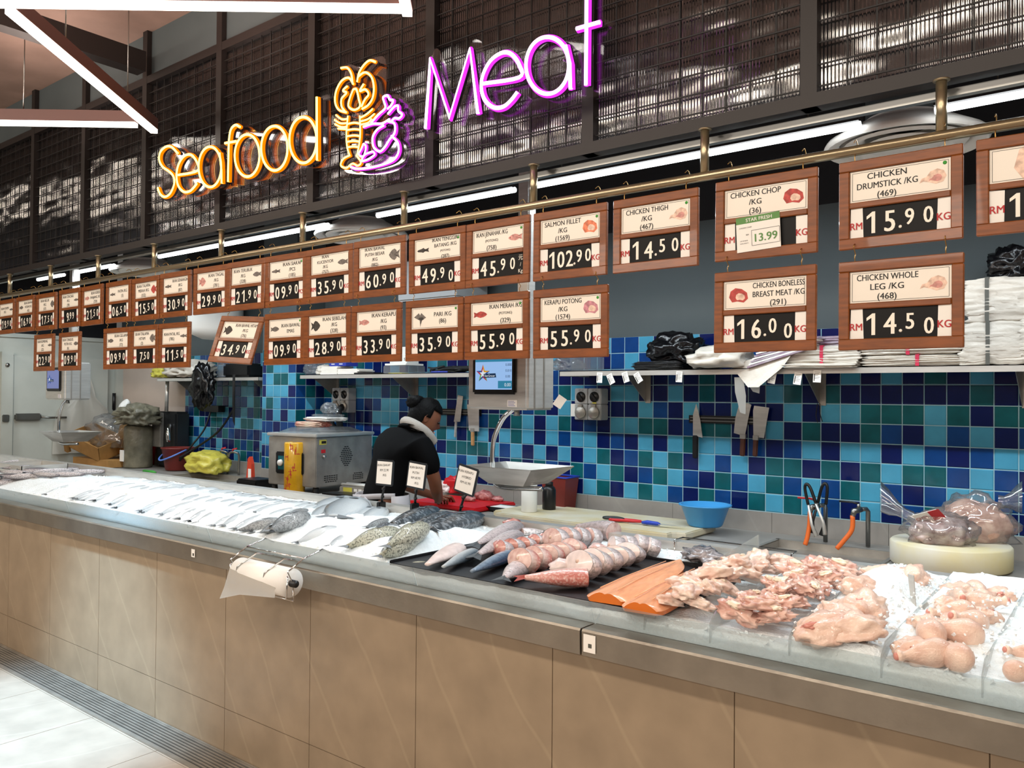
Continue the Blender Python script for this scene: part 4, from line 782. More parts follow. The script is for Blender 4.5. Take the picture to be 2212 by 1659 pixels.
def piece(kind, seed):
    k = (kind, seed % 5)
    if k not in PM:
        if kind == 'leg': m = leg_mesh().build('flesh', ['chick_skin']); n = MB(); n.lathe([(0, .082), (.012, .083), (.013, .092), (0, .097)], 10); [setattr(v, 'x', v.z) or setattr(v, 'z', 0) for v in []]; 
        elif kind == 'chop': m = blob(seed % 5+3, .062, .046, .027, .42, 1.9, 4).build('flesh', 'chick_pale')
        elif kind == 'thigh': m = blob(seed % 5+13, .05, .034, .021, .62, 2.3, 4).build('flesh', 'chick_pink')
        elif kind == 'bonein': m = blob(seed % 5+23, .06, .045, .032, .35, 2.0, 4).build('flesh', 'chick_skin')
        PM[k] = m.data; bpy.data.objects.remove(m)
        if kind == 'leg':
            e = MB(); e.lathe([(0, 0), (.011, .001), (.012, .009), (.006, .013), (0, .013)], 10, M=Matrix.Translation((.084, 0, 0)) @ Matrix.Rotation(PI/2, 4, 'Y')); o = e.build('bone_end', 'joint_red'); PM[(k, 'b')] = o.data; bpy.data.objects.remove(o)
        else:
            e = blob(seed+60, .022, .012, .006, .7, 2, 3, False); o = e.build('fat', 'chick_fat' if kind != 'bonein' else 'joint_red'); PM[(k, 'b')] = o.data; bpy.data.objects.remove(o)
    return PM[k], PM[(k, 'b')]
cr = random.Random(21)
def heap(kind, name, cat, x0, x1, group, lab, layout, s=1, hz=.95):
    pts = sorted(layout, key=lambda p: (round(p[1], 1), p[0]))
    for i, (u, v, dz) in enumerate(pts):
        x = x0+.04+(x1-x0-.08)*u; y = 2.145+v*.7
        me, b = piece(kind, i)
        rw = ['front', 'second', 'third', 'fourth', 'fifth', 'sixth', 'rear', 'rearmost', 'hindmost'][min(8, int(v*7.99))]
        sc = s*cr.uniform(.85, 1.15)
        t = thing(name, lab % (ORD[i], ''), cat, (x, y, hz+dz+.035*sc*.5), (cr.uniform(-.35, .35), cr.uniform(-.3, .3), cr.uniform(0, 6.28)), group); t.scale = (sc, sc, sc)
        o = bpy.data.objects.new('flesh', me); COL.objects.link(o); o.parent = t
        o = bpy.data.objects.new('bone_end' if kind == 'leg' else ('fat' if kind != 'bonein' else 'bone_end'), b); COL.objects.link(o); o.parent = t
        if kind != 'leg': o.location = (cr.uniform(-.03, .03), cr.uniform(-.02, .02), .021)
def grid(nu, nv, j=.12, up=.03):
    out = []
    for b in range(nv):
        for a in range(nu):
            u = (a+.5+cr.uniform(-j, j))/nu; v = (b+.5+cr.uniform(-j, j))/nv
            out.append((min(.98, max(.02, u)), v, .012+up*math.sin(PI*min(1, u*.9+.05))*math.sin(PI*min(.95, v*.8+.15))+.02*((a+b) % 2)+.02*v))
    return out
heap('chop', 'chicken_chop', 'chicken piece', DX[0], DX[1], 'pale chicken chops in the first bay', '%s pale chicken chop counting from the front of the first bay%s', grid(3, 8, up=.05), .85)
heap('thigh', 'chicken_thigh', 'chicken piece', DX[1], DX[2], 'pink boneless chicken in the second bay', '%s pink boneless chicken piece counting from the front of its bay%s', grid(3, 8, up=.035))
heap('bonein', 'chicken_breast', 'chicken piece', DX[2], DX[3], 'skin-on chicken under the ice heap', '%s skin-on chicken piece from the front under the ice heap%s', [(.25, .03, .02), (.75, .05, .03), (.5, .12, .03), (.12, .3, .03), (.62, .26, .05), (.3, .85, .06), (.75, .9, .06), (.1, .62, .05)], 1.15)
heap('bonein', 'chicken_thigh', 'chicken piece', DX[3], DX[4], 'bone-in chicken among ice in the fourth bay', '%s bone-in chicken piece from the front of the drumstick bay%s', [(.2, .05, .01), (.7, .1, .01), (.15, .3, .03), (.55, .38, .03), (.85, .55, .04), (.3, .6, .035), (.15, .8, .05), (.6, .85, .04), (.85, .95, .04)], .95)
heap('leg', 'chicken_drumstick', 'chicken piece', DX[3], DX[4], 'drumsticks in the fourth bay', '%s chicken drumstick counting from the front of the fourth bay%s', [(.45, .02, .02), (.85, .03, .02), (.3, .16, .045), (.75, .22, .045), (.45, .5, .05), (.8, .4, .05), (.3, .72, .06), (.7, .7, .055), (.45, .95, .05)], .82)
heap('leg', 'chicken_wing', 'chicken piece', DX[4], DX[5], 'iced chicken wings at the right end', '%s iced chicken wing counting from the front of the last bay%s', [(.2, .03, .02), (.6, .06, .02), (.25, .2, .03), (.7, .25, .035), (.3, .4, .04), (.75, .5, .04), (.3, .62, .05), (.65, .75, .05), (.3, .85, .05), (.7, .95, .05)], .62)

# ice thrown over the chicken bays
mb = MB()
for q in range(700):
    x = ir.uniform(DX[2], DX[5]); y = ir.uniform(2.14, 2.98); s = ir.uniform(.003, .006); h = .985+.05*math.sin(PI*(y-2.13)/.9)+ir.uniform(-.02, .02)
    M = Matrix.Translation((x, y, h)) @ Matrix.Rotation(ir.uniform(0, 6), 4, Vector((ir.random(), ir.random(), ir.random())).normalized())
    mb.add([(-s, -s*.7, -s*.5), (s, -s*.6, -s*.5), (s*.8, s*.7, -s*.5), (-s, s*.6, -s*.5), (0, 0, s*.8)], [(0, 1, 4), (1, 2, 4), (2, 3, 4), (3, 0, 4), (3, 2, 1, 0)], M=M)
tag(mb.build('ice_flakes', 'ice_plain'), 'ice flakes thrown over the chicken in the right bays', 'ice', kind='stuff')
# ---------------------------------------------------------------- shelves on the tiled wall
def shelf(label, x0, x1, brk, z=1.715, y0=4.11):
    t = thing('wall_shelf', label, 'shelf', ((x0+x1)/2, 4.27, z), group='steel wall shelves')
    mb = MB(); mb.box(x0, x1, y0, YW-.005, z+.022, z+.026); mb.box(x0, x1, y0, y0+.003, z-.005, z+.026); mb.box(x0, x0+.003, y0, YW-.005, z-.005, z+.026); mb.box(x1-.003, x1, y0, YW-.005, z-.005, z+.026); mb.build('shelf_board', 'steel', t, True)
    for x in brk:
        mb = MB(); yb = YW-.006; mb.add([(x-.015, yb, z+.02), (x-.015, yb, z-.16), (x-.015, y0+.06, z+.02), (x-.012, yb, z+.02), (x-.012, yb, z-.16), (x-.012, y0+.06, z+.02)], [(0, 1, 2), (5, 4, 3), (0, 3, 4, 1), (1, 4, 5, 2), (2, 5, 3, 0)])
        mb.box(x-.015, x+.02, yb-.004, yb, z-.165, z+.02); mb.build('bracket', 'steel_dull', t, True)
    return t
shelf('steel wall shelf left of the hanging scale, holding papers', -5.40, -3.5, (-5.33, -4.416)); shelf('long steel wall shelf on the right, piled with bag bundles', -2.87, .8, (-2.442, -1.401, -.48)); shelf('steel wall shelf in the far recess behind the pier', -7.66, -6.0, (-7.45, -6.2), 1.705, 4.14)
ZS = 1.742
for i, (px, py, a) in enumerate(((1295, 815, .05), (1319, 818, -.45), (1351, 814, -.3), (1378, 815, -.55), (1467, 813, .06), (1668, 815, .2), (1723, 817, .15), (1765, 812, .05))):
    P = PY(px, py, 4.104); t = thing('shelf_tag', '%s small white tag from the left hanging on the right shelf edge' % ORD[i], 'tag', P, (0, a, 0), 'small tags on the right shelf edge')
    mb = MB(); mb.box(-.019, .019, 0, .001, -.032, .028); mb.build('tag_card', 'white_paper', t); mb = MB()
    for k in range(5): mb.box(-.014+.002*(k % 2), .013-.004*(k % 3), -.0006, 0, .018-.008*k, .0195-.008*k)
    mb.box(-.015, -.011, -.0006, 0, -.025, .01); mb.build('print_lines', 'black_ink', t)
def crumple(sx, sy, sz, seed, amp=.35, fr=2.6, sub=4, flat=.6):
    bm = bmesh.new(); bmesh.ops.create_icosphere(bm, subdivisions=sub, radius=1); o = Vector((seed*3.7, seed*1.9, seed*.7))
    for v in bm.verts:
        p = v.co.copy(); r = 1-abs(noise.noise(p*fr+o))*amp*1.8-abs(noise.noise(p*fr*2.3+o))*amp*.8+amp*.5
        q = Vector((max(-1, min(1, p.x*1.25)), max(-1, min(1, p.y*1.25)), max(-flat, p.z)))*r; v.co = Vector((q.x*sx, q.y*sy, q.z*sz))
    mb = MB(); mb.smooth = True; mb.bm(bm); return mb
def bundle(sx, sy, sz, layers, seed, puff=.1):
    """a pressed stack of folded plastic bags"""
    bm = bmesh.new(); bmesh.ops.create_cube(bm, size=2); bmesh.ops.subdivide_edges(bm, edges=bm.edges[:], cuts=24, use_grid_fill=True); o = Vector((seed*3.1, seed, 0))
    for v in bm.verts:
        p = v.co.copy(); e = max(abs(p.x), abs(p.y)); w = noise.noise(Vector((p.x*1.3, p.y*1.3, p.z*layers*.5))+o)
        k = 1-.13*abs(p.z)**3+.05*noise.noise(p*2.2+o)+.045*math.sin(p.z*layers*PI+3*w); z = p.z*(1+.10*noise.noise(p*1.6+o)-.16*max(0, abs(p.x)-.6)*(p.z > 0))+.05*noise.noise(p*3+o)+.03*noise.noise(p*7+o)
        v.co = Vector((p.x*sx/2*k+.02*noise.noise(p*4+o), p.y*sy/2*k, z*sz/2))
    mb = MB(); mb.smooth = True; mb.bm(bm); return mb
mat('bag', '#cdc5b9', .35, var=.06, scale=12, bump=.25, bscale=40); mat('bag_blk', '#0d0d0f', .22, bump=.35, bscale=30); mat('bag_yellow', '#c4bb4e', .35, var=.12, scale=10, bump=.3, bscale=26); mat('strap_red', '#c22a4a', .5); mat('strap_grey', '#55554f', .6); mat('magazine', '#d9cfd6', .25, var=.3, scale=18, col2='#8d6f86')
def onshelf(name, label, cat, px, mbs, z=ZS, y=4.27, rot=0, group=None):
    X = PY(px, 800, y).x; t = thing(name, label, cat, (X, y, z), (0, 0, rot), group)
    for nm, mb, m in mbs: mb.build(nm, m, t)
    return t
def lift(mb, z, x=0, y=0):
    for v in mb.v: v.z += z; v.x += x; v.y += y
    return mb
def strap(sx, sy, sz, m, x=0, z0=0): mb = MB(); mb.box(x-.008, x+.008, -sy/2-.004, sy/2+.004, z0+sz-.002, z0+sz+.003); mb.box(x-.008, x+.008, -sy/2-.005, -sy/2-.001, z0, z0+sz+.002); return ('strap', mb, m)
def bag_bundle(label, px, sx, sy, sz, layers, seed, z=ZS, strapm='strap_red', y=4.26, sxoff=0):
    return onshelf('bag_bundle', label, 'plastic bags', px, [('folded_bags', lift(bundle(sx, sy, sz, layers, seed), sz/2), 'bag'), strap(sx, sy*.98, sz, strapm, sxoff)], z, y, group='white bag bundles on the right shelf')
bag_bundle('white bag bundle with one red strap between the two chicken board columns', 1792, .36, .26, .105, 8, 2); bag_bundle('flat white bag bundle lowest under the chicken whole leg board', 1985, .44, .26, .05, 5, 3, sxoff=.02); bag_bundle('flat white bag bundle on top under the chicken whole leg board', 1975, .44, .26, .06, 5, 4, ZS+.052)
bag_bundle('big grey-strapped white bag bundle at the right end, lower one', 2172, .33, .28, .19, 12, 5, strapm='strap_grey', sxoff=-.05); bag_bundle('big grey-strapped white bag bundle at the right end, upper one', 2176, .31, .28, .19, 12, 6, ZS+.192, strapm='strap_grey', sxoff=-.06)
bag_bundle('loose white bag bundle at the far right beyond the picture edge', 2300, .3, .28, .2, 9, 8)
t = onshelf('plastic_bag', 'dark clear bag on top of the tall bundles at the right', 'plastic bag', 2195, [('film', lift(crumple(.1, .1, .09, 4, .4), .06), 'bag_blk')], ZS+.384)
onshelf('white_bag_sheet', 'flat white plastic bag hanging over the right shelf edge', 'plastic bag', 1780, [('sheet', lift(bundle(.34, .2, .022, 2, 9), 0), 'bag')], ZS+.006, 4.17)
onshelf('plastic_bag_pack', 'puffy white plastic bag pack sagging over the shelf edge', 'plastic bag', 1557, [('film', lift(crumple(.15, .15, .075, 11, .22, 1.7), .05), 'bag')], ZS, 4.17)
t = onshelf('plastic_sheet', 'white plastic sheet hanging from the shelf beside the magazines', 'plastic bag', 1640, [('sheet', MB().add([(-.16, 0, .02), (.2, -.02, .1), (.14, -.05, -.0), (.02, -.06, -.1), (-.04, -.05, -.1)], [(0, 1, 2, 3, 4)]), 'bag')], ZS, 4.13)
mb = MB()
for k in range(7): M = Matrix.Translation((.01*k, 0, .02+.012*k)) @ Matrix.Rotation(-.28+.015*k, 4, 'Y'); mb.box(-.15, .16, -.11, .11, 0, .008, k % 2, M)
onshelf('magazine_stack', 'tilted stack of glossy magazines on the right shelf', 'magazines', 1690, [('pages', mb, ['magazine', 'white_paper'])], ZS+.02, 4.2)
onshelf('stapler', 'black stapler on the magazines', 'stapler', 1650, [('stapler_body', lift(MB().rbox(-.05, .05, -.015, .015, -.0, .03, .008), 0), 'black_plastic')], ZS+.115, 4.18, .3)
onshelf('magazine_stack', 'white and pink paper stack leaning behind the chicken whole leg board', 'paper', 1790, [('sheets', lift(bundle(.3, .2, .05, 4, 12), .025), 'magazine')], ZS+.108, 4.3)
onshelf('black_bag_stack', 'flat stack of folded black bags on the right shelf', 'plastic bags', 1437, [('folded_bags', lift(bundle(.3, .22, .05, 6, 13), .025), 'bag_blk')])
onshelf('black_bag', 'peaked black bag on the folded black bags', 'plastic bag', 1462, [('film', lift(crumple(.14, .1, .1, 15, .5, 1.7), .06), 'bag_blk')], ZS+.05)
onshelf('clear_tub', 'frosted clear tub at the left of the right shelf', 'tub', 1268, [('tub_wall', lift(MB().rbox(-.075, .075, -.09, .09, 0, .1, .012), 0), 'film')]); onshelf('film_pack', 'wrinkled clear film pack beside the frosted tub', 'plastic bag', 1228, [('film', lift(crumple(.08, .1, .05, 17, .4), .04), 'film')])
onshelf('plastic_bag', 'dark clear bag high behind the salmon fillet board', 'plastic bag', 1210, [('film', lift(crumple(.1, .1, .13, 19, .45), .1), 'bag_blk')], 2.0, 4.3)
# left shelf
onshelf('plastic_bag', 'translucent plastic bag at the left of the paper shelf', 'plastic bag', 682, [('film', lift(crumple(.075, .08, .065, 21, .35), .05), 'film')]); onshelf('plastic_bag', 'small white bag beside the paper pads', 'plastic bag', 704, [('film', lift(crumple(.05, .07, .05, 22, .3), .035), 'bag')])
mb = MB()
for k in range(6): mb.box(-.1+.006*(k % 3), .1+.01*(k % 2), -.08, .08, .011*k, .011*k+.01, 0)
onshelf('paper_stack', 'stack of cream paper pads on the left shelf', 'paper', 727, [('pads', mb, ['cream_paper'])]); mb = MB()
for k in range(4): mb.box(-.13, .12-.02*(k % 2), -.08, .08, .011*k, .011*k+.01, 0)
onshelf('paper_stack', 'long cream booklets beside the paper pads', 'paper', 770, [('booklets', mb, ['cream_paper'])])
mat('box_blue', '#2a3a9c', .45); bx = onshelf('carton', 'blue carton with white printing on the paper pads', 'box', 742, [('carton_body', MB().box(-.1, .1, -.06, .06, 0, .06), 'box_blue')], ZS+.067)
mb = MB()
for a in (-.075, .02):
    for k in range(3): mb.box(a, a+.04, -.0612, -.0602, .012+.014*k, .019+.014*k)
mb.build('printed_lines', 'white_paper', bx)
onshelf('clipboard', 'flat dark folder lying at the right of the booklets', 'folder', 805, [('board', MB().box(-.11, .11, -.09, .09, 0, .012), 'black_plastic')]); onshelf('clear_tub', 'clear document tray with papers on the left shelf', 'tray', 873, [('tray_wall', MB().rbox(-.12, .12, -.1, .1, 0, .06, .006), 'film'), ('papers', MB().box(-.11, .11, -.09, .09, .062, .075), 'white_paper')])
bx = onshelf('carton', 'white carton above the document tray, mostly behind the boards', 'box', 873, [('carton_body', MB().box(-.09, .09, -.06, .06, 0, .12), 'white_plastic')], ZS+.078, 4.3)
mb = MB(); text(mb, 'ST', .075, .03, h=.022, y=-.0606, off=.02); mb.build('printed_letters', 'black_ink', bx)
onshelf('note_pad', 'yellow-green note slip under the document tray', 'paper', 860, [('slip', MB().box(-.08, .06, -.02, .05, 0, .003), 'bag_yellow')], ZS, 4.14)
mb = MB(); cr2 = random.Random(2)
for k in range(9): mb.tube(spline([(cr2.uniform(-.25, .25), cr2.uniform(-.06, .06), cr2.uniform(.008, .05)) for q in range(6)], 5), .006, 6)
onshelf('cable_heap', 'tangle of black cables on the left shelf', 'cable', 985, [('cable', mb, 'rubber')]); onshelf('pen', 'blue pen at the shelf edge before the cables', 'pen', 948, [('barrel', MB().tube([(-.07, 0, .006), (.07, .01, .006)], .006, 8), 'box_blue')], ZS, 4.13)
# far recess shelf
onshelf('plastic_bag', 'yellow plastic bag at the left end of the far shelf', 'plastic bag', 357, [('film', lift(crumple(.12, .1, .07, 25, .3), .05), 'bag_yellow')], 1.732, 4.25); onshelf('plastic_bag', 'heap of crumpled white bags on the far shelf', 'plastic bag', 412, [('film', lift(crumple(.28, .13, .1, 26, .45, 2.2), .07), 'bag')], 1.732, 4.25)
bt_ = thing('water_bottle', 'clear plastic bottle with green cap on the far shelf', 'bottle', (PY(480, 800, 4.22).x, 4.22, 1.732)); mb = MB(); mb.lathe([(.0, 0), (.045, 0), (.048, .02), (.044, .05), (.048, .08), (.044, .11), (.048, .15), (.045, .2), (.02, .245), (.018, .265)], 20); mb.build('bottle_wall', 'film', bt_); mb = MB(); mb.lathe([(.02, .262), (.02, .285), (0, .286)], 14); mb.build('cap', 'green_ink', bt_)
X = PY(440, 830, 4.1).x; t = thing('black_bag', 'black plastic bag hanging below the far shelf', 'plastic bag', (X, 4.09, 1.49)); lift(crumple(.13, .06, .2, 28, .45, 1.8, 4, 1), .16).build('film', 'bag_blk', t)
onshelf('tool_case', 'dark machine parts on the right half of the far shelf', 'tool', 525, [('case', MB().rbox(-.2, .2, -.08, .08, 0, .12, .02), 'black_plastic'), ('handle_loop', MB().tube([(-.1, 0, .12), (-.1, 0, .19), (.12, 0, .19), (.12, 0, .12)], .012, 8), 'rubber')], 1.732, 4.28)
X = PY(505, 830, 4.1).x; t = thing('hanging_strap', 'dark strap hanging from the far shelf', 'strap', (X, 4.1, 1.3)); MB().add([(-.02, 0, .45), (.02, 0, .45), (.015, 0, .2), (-.005, .02, 0), (-.025, .01, .05), (-.02, 0, .2)], [(0, 1, 2, 3, 4, 5)]).build('strap_band', 'rubber', t)
# power sockets
def sockets(label, px0, py0, plug):
    P = PY(px0, py0, YW-.008); t = thing('power_socket', label, 'socket', P, group='grey double switched sockets'); Wd = .2; H2 = .2; D = .085
    mb = MB()
    for a in (0, 1):
        for b in (0, 1): mb.rbox(a*Wd/2+.001, (a+1)*Wd/2-.001, -D, 0, -(b+1)*H2/2+.001, -b*H2/2-.001, .004)
    mb.build('housing', 'grey_plastic', t)
    for a in (0, 1):
        M = Matrix.Translation((Wd/4+a*Wd/2, -D, -H2*.27)) @ Matrix.Rotation(PI/2, 4, 'X'); mb = MB(); mb.lathe([(.033, 0), (.033, .006), (0, .006)], 20, M=M); mb.cbox((0, 0, .011), (.012, .055, .012), M=M @ Matrix.Rotation(.7, 4, 'Z')); mb.build('rotary_switch', 'black_plastic', t)
        M = Matrix.Translation((Wd/4+a*Wd/2, -D, -H2*.76)) @ Matrix.Rotation(PI/2, 4, 'X'); mb = MB(); mb.lathe([(.038, 0), (.04, .012), (.036, .014), (.03, .02), (0, .024)], 20, M=M); mb.cbox((0, .04, .008), (.03, .02, .016), M=M); mb.build('socket_cover', 'steel_dull', t)
        mb = MB(); text(mb, 'OFF  ON', Wd/4+a*Wd/2, -.012, h=.007, y=-D-.0008); mb.build('switch_marking', 'black_ink', t)
        if plug: mb = MB(); mb.tube([(Wd/4+a*Wd/2, -D-.01, -H2*.76), (Wd/4+a*Wd/2, -D-.06, -H2*.9), (Wd/4+a*Wd/2+.01, -D-.05, -.3), (.12+a*.02, -.06, -.36)], [.028, .03, .026, .008], 10); mb.build('plug', 'rubber', t)
    return t
s1 = sockets('grey double switched socket right of the hanging scale', 1257, 839, False); sockets('grey double switched socket with black plugs under the left shelf', 735, 838, True)
MB().cbox((.15, -.087, -.092), (.03, .002, .008)).build('yellow_label', 'bag_yellow', s1); MB().box(-.065, 0, -.03, 0, -.18, -.1).build('side_switch_plate', 'white_plastic', s1)
# knife racks
def blade(poly, d, m='steel'): return MB().prism(poly, d)
def rack(label, px0, px1, py):
    a = PY(px0, py, YW-.008); b = PY(px1, py, YW-.008); z = (a.z+b.z)/2; t = thing('knife_rack', label, 'knife rack', ((a.x+b.x)/2, YW-.008, z), group='magnetic knife racks')
    MB().box(a.x, b.x, YW-.02, YW-.006, z-.022, z+.022).build('rack_bar', 'black_plastic', t, True)
    for dz in (-.009, .009): MB().box(a.x+.01, b.x-.01, YW-.023, YW-.02, z+dz-.003, z+dz+.003).build('magnet_strip', 'zinc', t, True)
rack('black magnetic knife rack behind the worker', 940, 1040, 890); rack('black magnetic knife rack on the right of the tiled wall', 1490, 1657, 907)
def knife(name, label, px, ptop, pbot, bl, hd, hm, tilt=0):
    y = YW-.034; T = PY(px, ptop, y); Bz = PY(px, pbot, y); H = T.z-Bz.z; t = thing(name, label, 'knife', (T.x, y, Bz.z), (0, tilt, 0), 'knives on the magnetic racks')
    MB().prism([(x, z*H) for x, z in bl], .003).build('blade', 'steel', t)
    mb = MB(); mb.rbox(hd[0], hd[1], -.006, .009, 0, hd[2]*H, .005); mb.build('handle', hm, t)
    if name == 'cleaver': mb = MB(); mb.box(hd[0]-.001, hd[1]+.001, -.007, .01, hd[2]*H*.82, hd[2]*H*1.04); mb.build('bolster', 'steel_dull', t)
mat('wood_dark', '#4a2618', .45, var=.2, scale=20); mat('wood_pale', '#b58a5a', .5, var=.2, scale=20)
knife('chopping_knife', 'narrow steel knife with steel handle behind the worker', 986, 853, 945, [(-.03, .36), (-.012, .36), (.03, .38), (.045, .98), (-.005, 1)], (-.02, .0, .4), 'steel', .06); knife('cleaver', 'wide cleaver with pale wooden handle beside the hanging scale', 1024, 872, 963, [(-.045, .36), (.05, .34), (.05, 1), (-.06, .98)], (-.025, .005, .4), 'wood_pale', -.02)
knife('chef_knife', 'pointed chef knife with black handle on the right rack', 1504, 872, 990, [(-.02, .42), (.04, .38), (.025, .7), (-.0, 1), (-.02, .8)], (-.022, .012, .42), 'black_plastic', .0)
knife('cleaver', 'curved cleaver half hidden by a hanging plastic strip', 1600, 870, 985, [(-.045, .42), (.02, .38), (.045, .9), (.05, .97), (.03, 1), (-.02, .98), (-.04, .7)], (-.005, .025, .4), 'wood_dark', .04); knife('cleaver', 'square cleaver at the right end of the right rack', 1637, 877, 987, [(-.03, .38), (.03, .38), (.05, .98), (-.035, 1), (-.04, .9)], (-.03, -.002, .4), 'wood_dark', .05)
for i, (a, b, w, lb) in enumerate(((815, 895, .06, 'long clear plastic strip hanging over the curved cleaver'), (812, 850, .07, 'short clear plastic strip hanging from the right shelf'))):
    T = PY(1598+28*i, a, 4.1); Z = PY(1598+28*i, b, 4.1); t = thing('plastic_strip', lb, 'plastic strip', (T.x, 4.1, Z.z)); h = T.z-Z.z
    MB().add([(-w/2, 0, h), (w*.3, 0, h), (w*.5, .01, h*.5), (w*.4, .02, 0), (-w*.1, .02, .01), (-w*.5, .01, h*.6)], [(0, 1, 2, 3, 4, 5)]).build('strip', 'bag_white', t)
# wall-hung devices high up
t = thing('water_heater', 'white drum water heater high behind the hanging boards', 'water heater', (-6.75, 4.2, 2.07)); MB().lathe([(0, 0), (.12, .01), (.21, .05), (.24, .1), (.24, .3), (.2, .34), (0, .36)], 30).build('drum', 'white_plastic', t)
t = thing('insect_trap', 'grey perforated wall unit with red display above the left shelf', 'wall unit', (-3.9, 4.3, 2.25)); MB().rbox(-.36, .2, -.22, .12, 0, .28, .01).build('casing', 'grey_plastic', t)
mb = MB()
for i in range(16):
    for j in range(5): mb.box(-.34+i*.021, -.327+i*.021, -.2+j*.05, -.17+j*.05, -.002, .0)
mb.build('perforations', 'black_plastic', t); MB().box(-.01, .09, -.2, -.05, -.003, 0).build('display_panel', 'black_plastic', t); glow('red_led', (1, .03, .02), 3); mb = MB(); text(mb, '18', 0, 0, h=.05, y=0); 
for v in mb.v: v.x, v.y, v.z = v.x+.04, -.12+v.z, -.0045
mb.build('display_digits', 'red_led', t); MB().tube([(.2, 0, .14), (.3, 0, .14)], .05, 14).build('knob', 'black_plastic', t)
# ---------------------------------------------------------------- hanging scales
glow('screen', (.36, .58, .95), .85); glow('screen_band', (.05, .3, .48), .7); glow('screen_white', (.85, .92, 1), .8); glow('screen_dark', (.02, .05, .12), .6); glow('screen_dim', (.36, .42, .8), .55)
for n_, c_ in (('sr', (.6, .06, .1)), ('so', (.9, .45, .05)), ('sg', (.25, .5, .1)), ('sb', (.05, .12, .4))): glow(n_, c_, .7)
def scale(label, x, y, full, scrm):
    t = thing('hanging_scale', label, 'scale', (x, y, 1.19), group='hanging electronic scales'); W2 = .19
    mb = MB(); mb.rbox(-W2, W2, -.11, .11, .33, .66, .012, seg=3); mb.build('scale_body', 'steel', t)
    for xx in (.14, .165): MB().box(W2, W2+.003, -.06+(xx-.14)*3, -.05+(xx-.14)*3, .335, .655).build('side_groove', 'steel_dull', t)
    mb = MB(); mb.rbox(-.145, .125, -.122, -.108, .405, .61, .01); bz = mb.build('screen_bezel', 'black_plastic', t)
    a0, a1, b0, b1 = -.125, .105, .428, .588; yy = -.1225
    MB().box(a0, a1, yy-.0005, yy, b0, b1).build('screen_panel', scrm, bz)
    if full:
        MB().box(a0, a1, yy-.001, yy-.0006, b1-.025, b1).build('screen_header', 'screen_band', bz); MB().box(.02, a1, yy-.001, yy-.0006, b0+.006, b0+.042).build('total_field', 'screen_band', bz)
        mb = MB()
        for k, s_ in enumerate(('0.000', '0.010', '0.00')): text(mb, s_, .085-.004*(k == 2), .548-.028*k, h=.0125, y=yy-.0014)
        mb.build('screen_digits', 'screen_dark', bz); mb = MB(); text(mb, '0.00', .08, .452, h=.017, y=yy-.0016); mb.build('total_digits', 'screen_white', bz)
        mb = MB(); text(mb, 'DIGI', -.1, .599, h=.008, y=yy-.0005, off=.02); mb.build('maker_mark', 'white_plastic', bz)
    mb = MB(); cx, cz, R_ = -.075, .505, .046
    pts = [(cx+R_*(1 if k % 2 == 0 else .42)*math.sin(k*PI/5), cz+R_*(1 if k % 2 == 0 else .42)*math.cos(k*PI/5)) for k in range(10)]
    for k in range(5):
        tip = pts[2*k]; l = pts[2*k-1]; r = pts[(2*k+1) % 10]; mb.add([(tip[0], yy-.0012, tip[1]), (l[0], yy-.0012, l[1]), (cx, yy-.0012, cz)], [(0, 1, 2)], [0, 1, 2, 3, 0][k]); mb.add([(tip[0], yy-.0012, tip[1]), (cx, yy-.0012, cz), (r[0], yy-.0012, r[1])], [(0, 1, 2)], [1, 3, 0, 2, 3][k])
    mb.add([(cx+R_*.5*(1 if k % 2 == 0 else .4)*math.sin(k*PI/5), yy-.0015, cz+R_*.5*(1 if k % 2 == 0 else .4)*math.cos(k*PI/5)) for k in range(10)]+[(cx, yy-.0015, cz)], [(k, (k+1) % 10, 10) for k in range(10)], 4)
    mb.build('star_logo', ['sr', 'so', 'sg', 'sb', 'screen_white'] if full else ['sb', 'sb', 'sb', 'sb', 'screen_white'], bz)
    mb = MB(); mb.add([(-.068, yy-.0018, .485), (.01, yy-.0018, .487), (.005, yy-.0018, .507), (-.07, yy-.0018, .505)], [(0, 1, 2, 3)], 0); mb.build('logo_plate', 'screen_dark', bz); mb = MB(); text(mb, 'StarGrocer', -.031, .496, h=.012, w=.066, y=yy-.002); mb.build('logo_lettering', 'screen_white', bz)
    mb = MB(); mb.box(.07, .13, -.1125, -.111, .345, .378); st = mb.build('sticker', 'white_paper', t); mb = MB()
    for k in range(4): mb.box(.075, .118-.006*(k % 2), -.1132, -.1126, .35+.007*k, .352+.007*k)
    mb.build('sticker_print', 'box_blue', st)
    mb = MB(); mb.rbox(.06, .13, -.03, .03, .66, 2.6, .006); mb.build('suspension_post', 'steel', t)
    arm = spline([(.06, -.03, .345), (.03, -.03, .325), (-.01, -.04, .29), (-.055, -.04, .22), (-.075, -.04, .16), (-.08, -.04, .08), (-.075, -.04, .0), (-.05, -.04, -.045), (.02, -.03, -.055), (.12, -.02, -.05), (.2, 0, -.048)], 5)
    MB().tube(arm, .0125, 12).build('pan_arm', 'chrome', t); MB().lathe([(.018, .3), (.014, .315), (.014, .34)], 12, M=Matrix.Translation((.065, -.03, 0))).build('arm_joint', 'zinc', t)
    mb = MB(); zt, zb = .055, -.03
    O = [(-.16, -.17), (.25, -.16), (.27, .17), (-.16, .17)]; I = [(-.05, -.1), (.16, -.1), (.16, .1), (-.05, .1)]
    for d, fl in ((0, 0), (.0025, 1)):
        v = [(x, y, zt-d) for x, y in O]+[(x, y, zb-d) for x, y in I]; f = [(k, (k+1) % 4, 4+(k+1) % 4, 4+k) for k in range(4)]+[(4, 5, 6, 7)]
        mb.add(v, f if fl else [q[::-1] for q in f])
    mb.build('weighing_pan', 'steel', t); return t
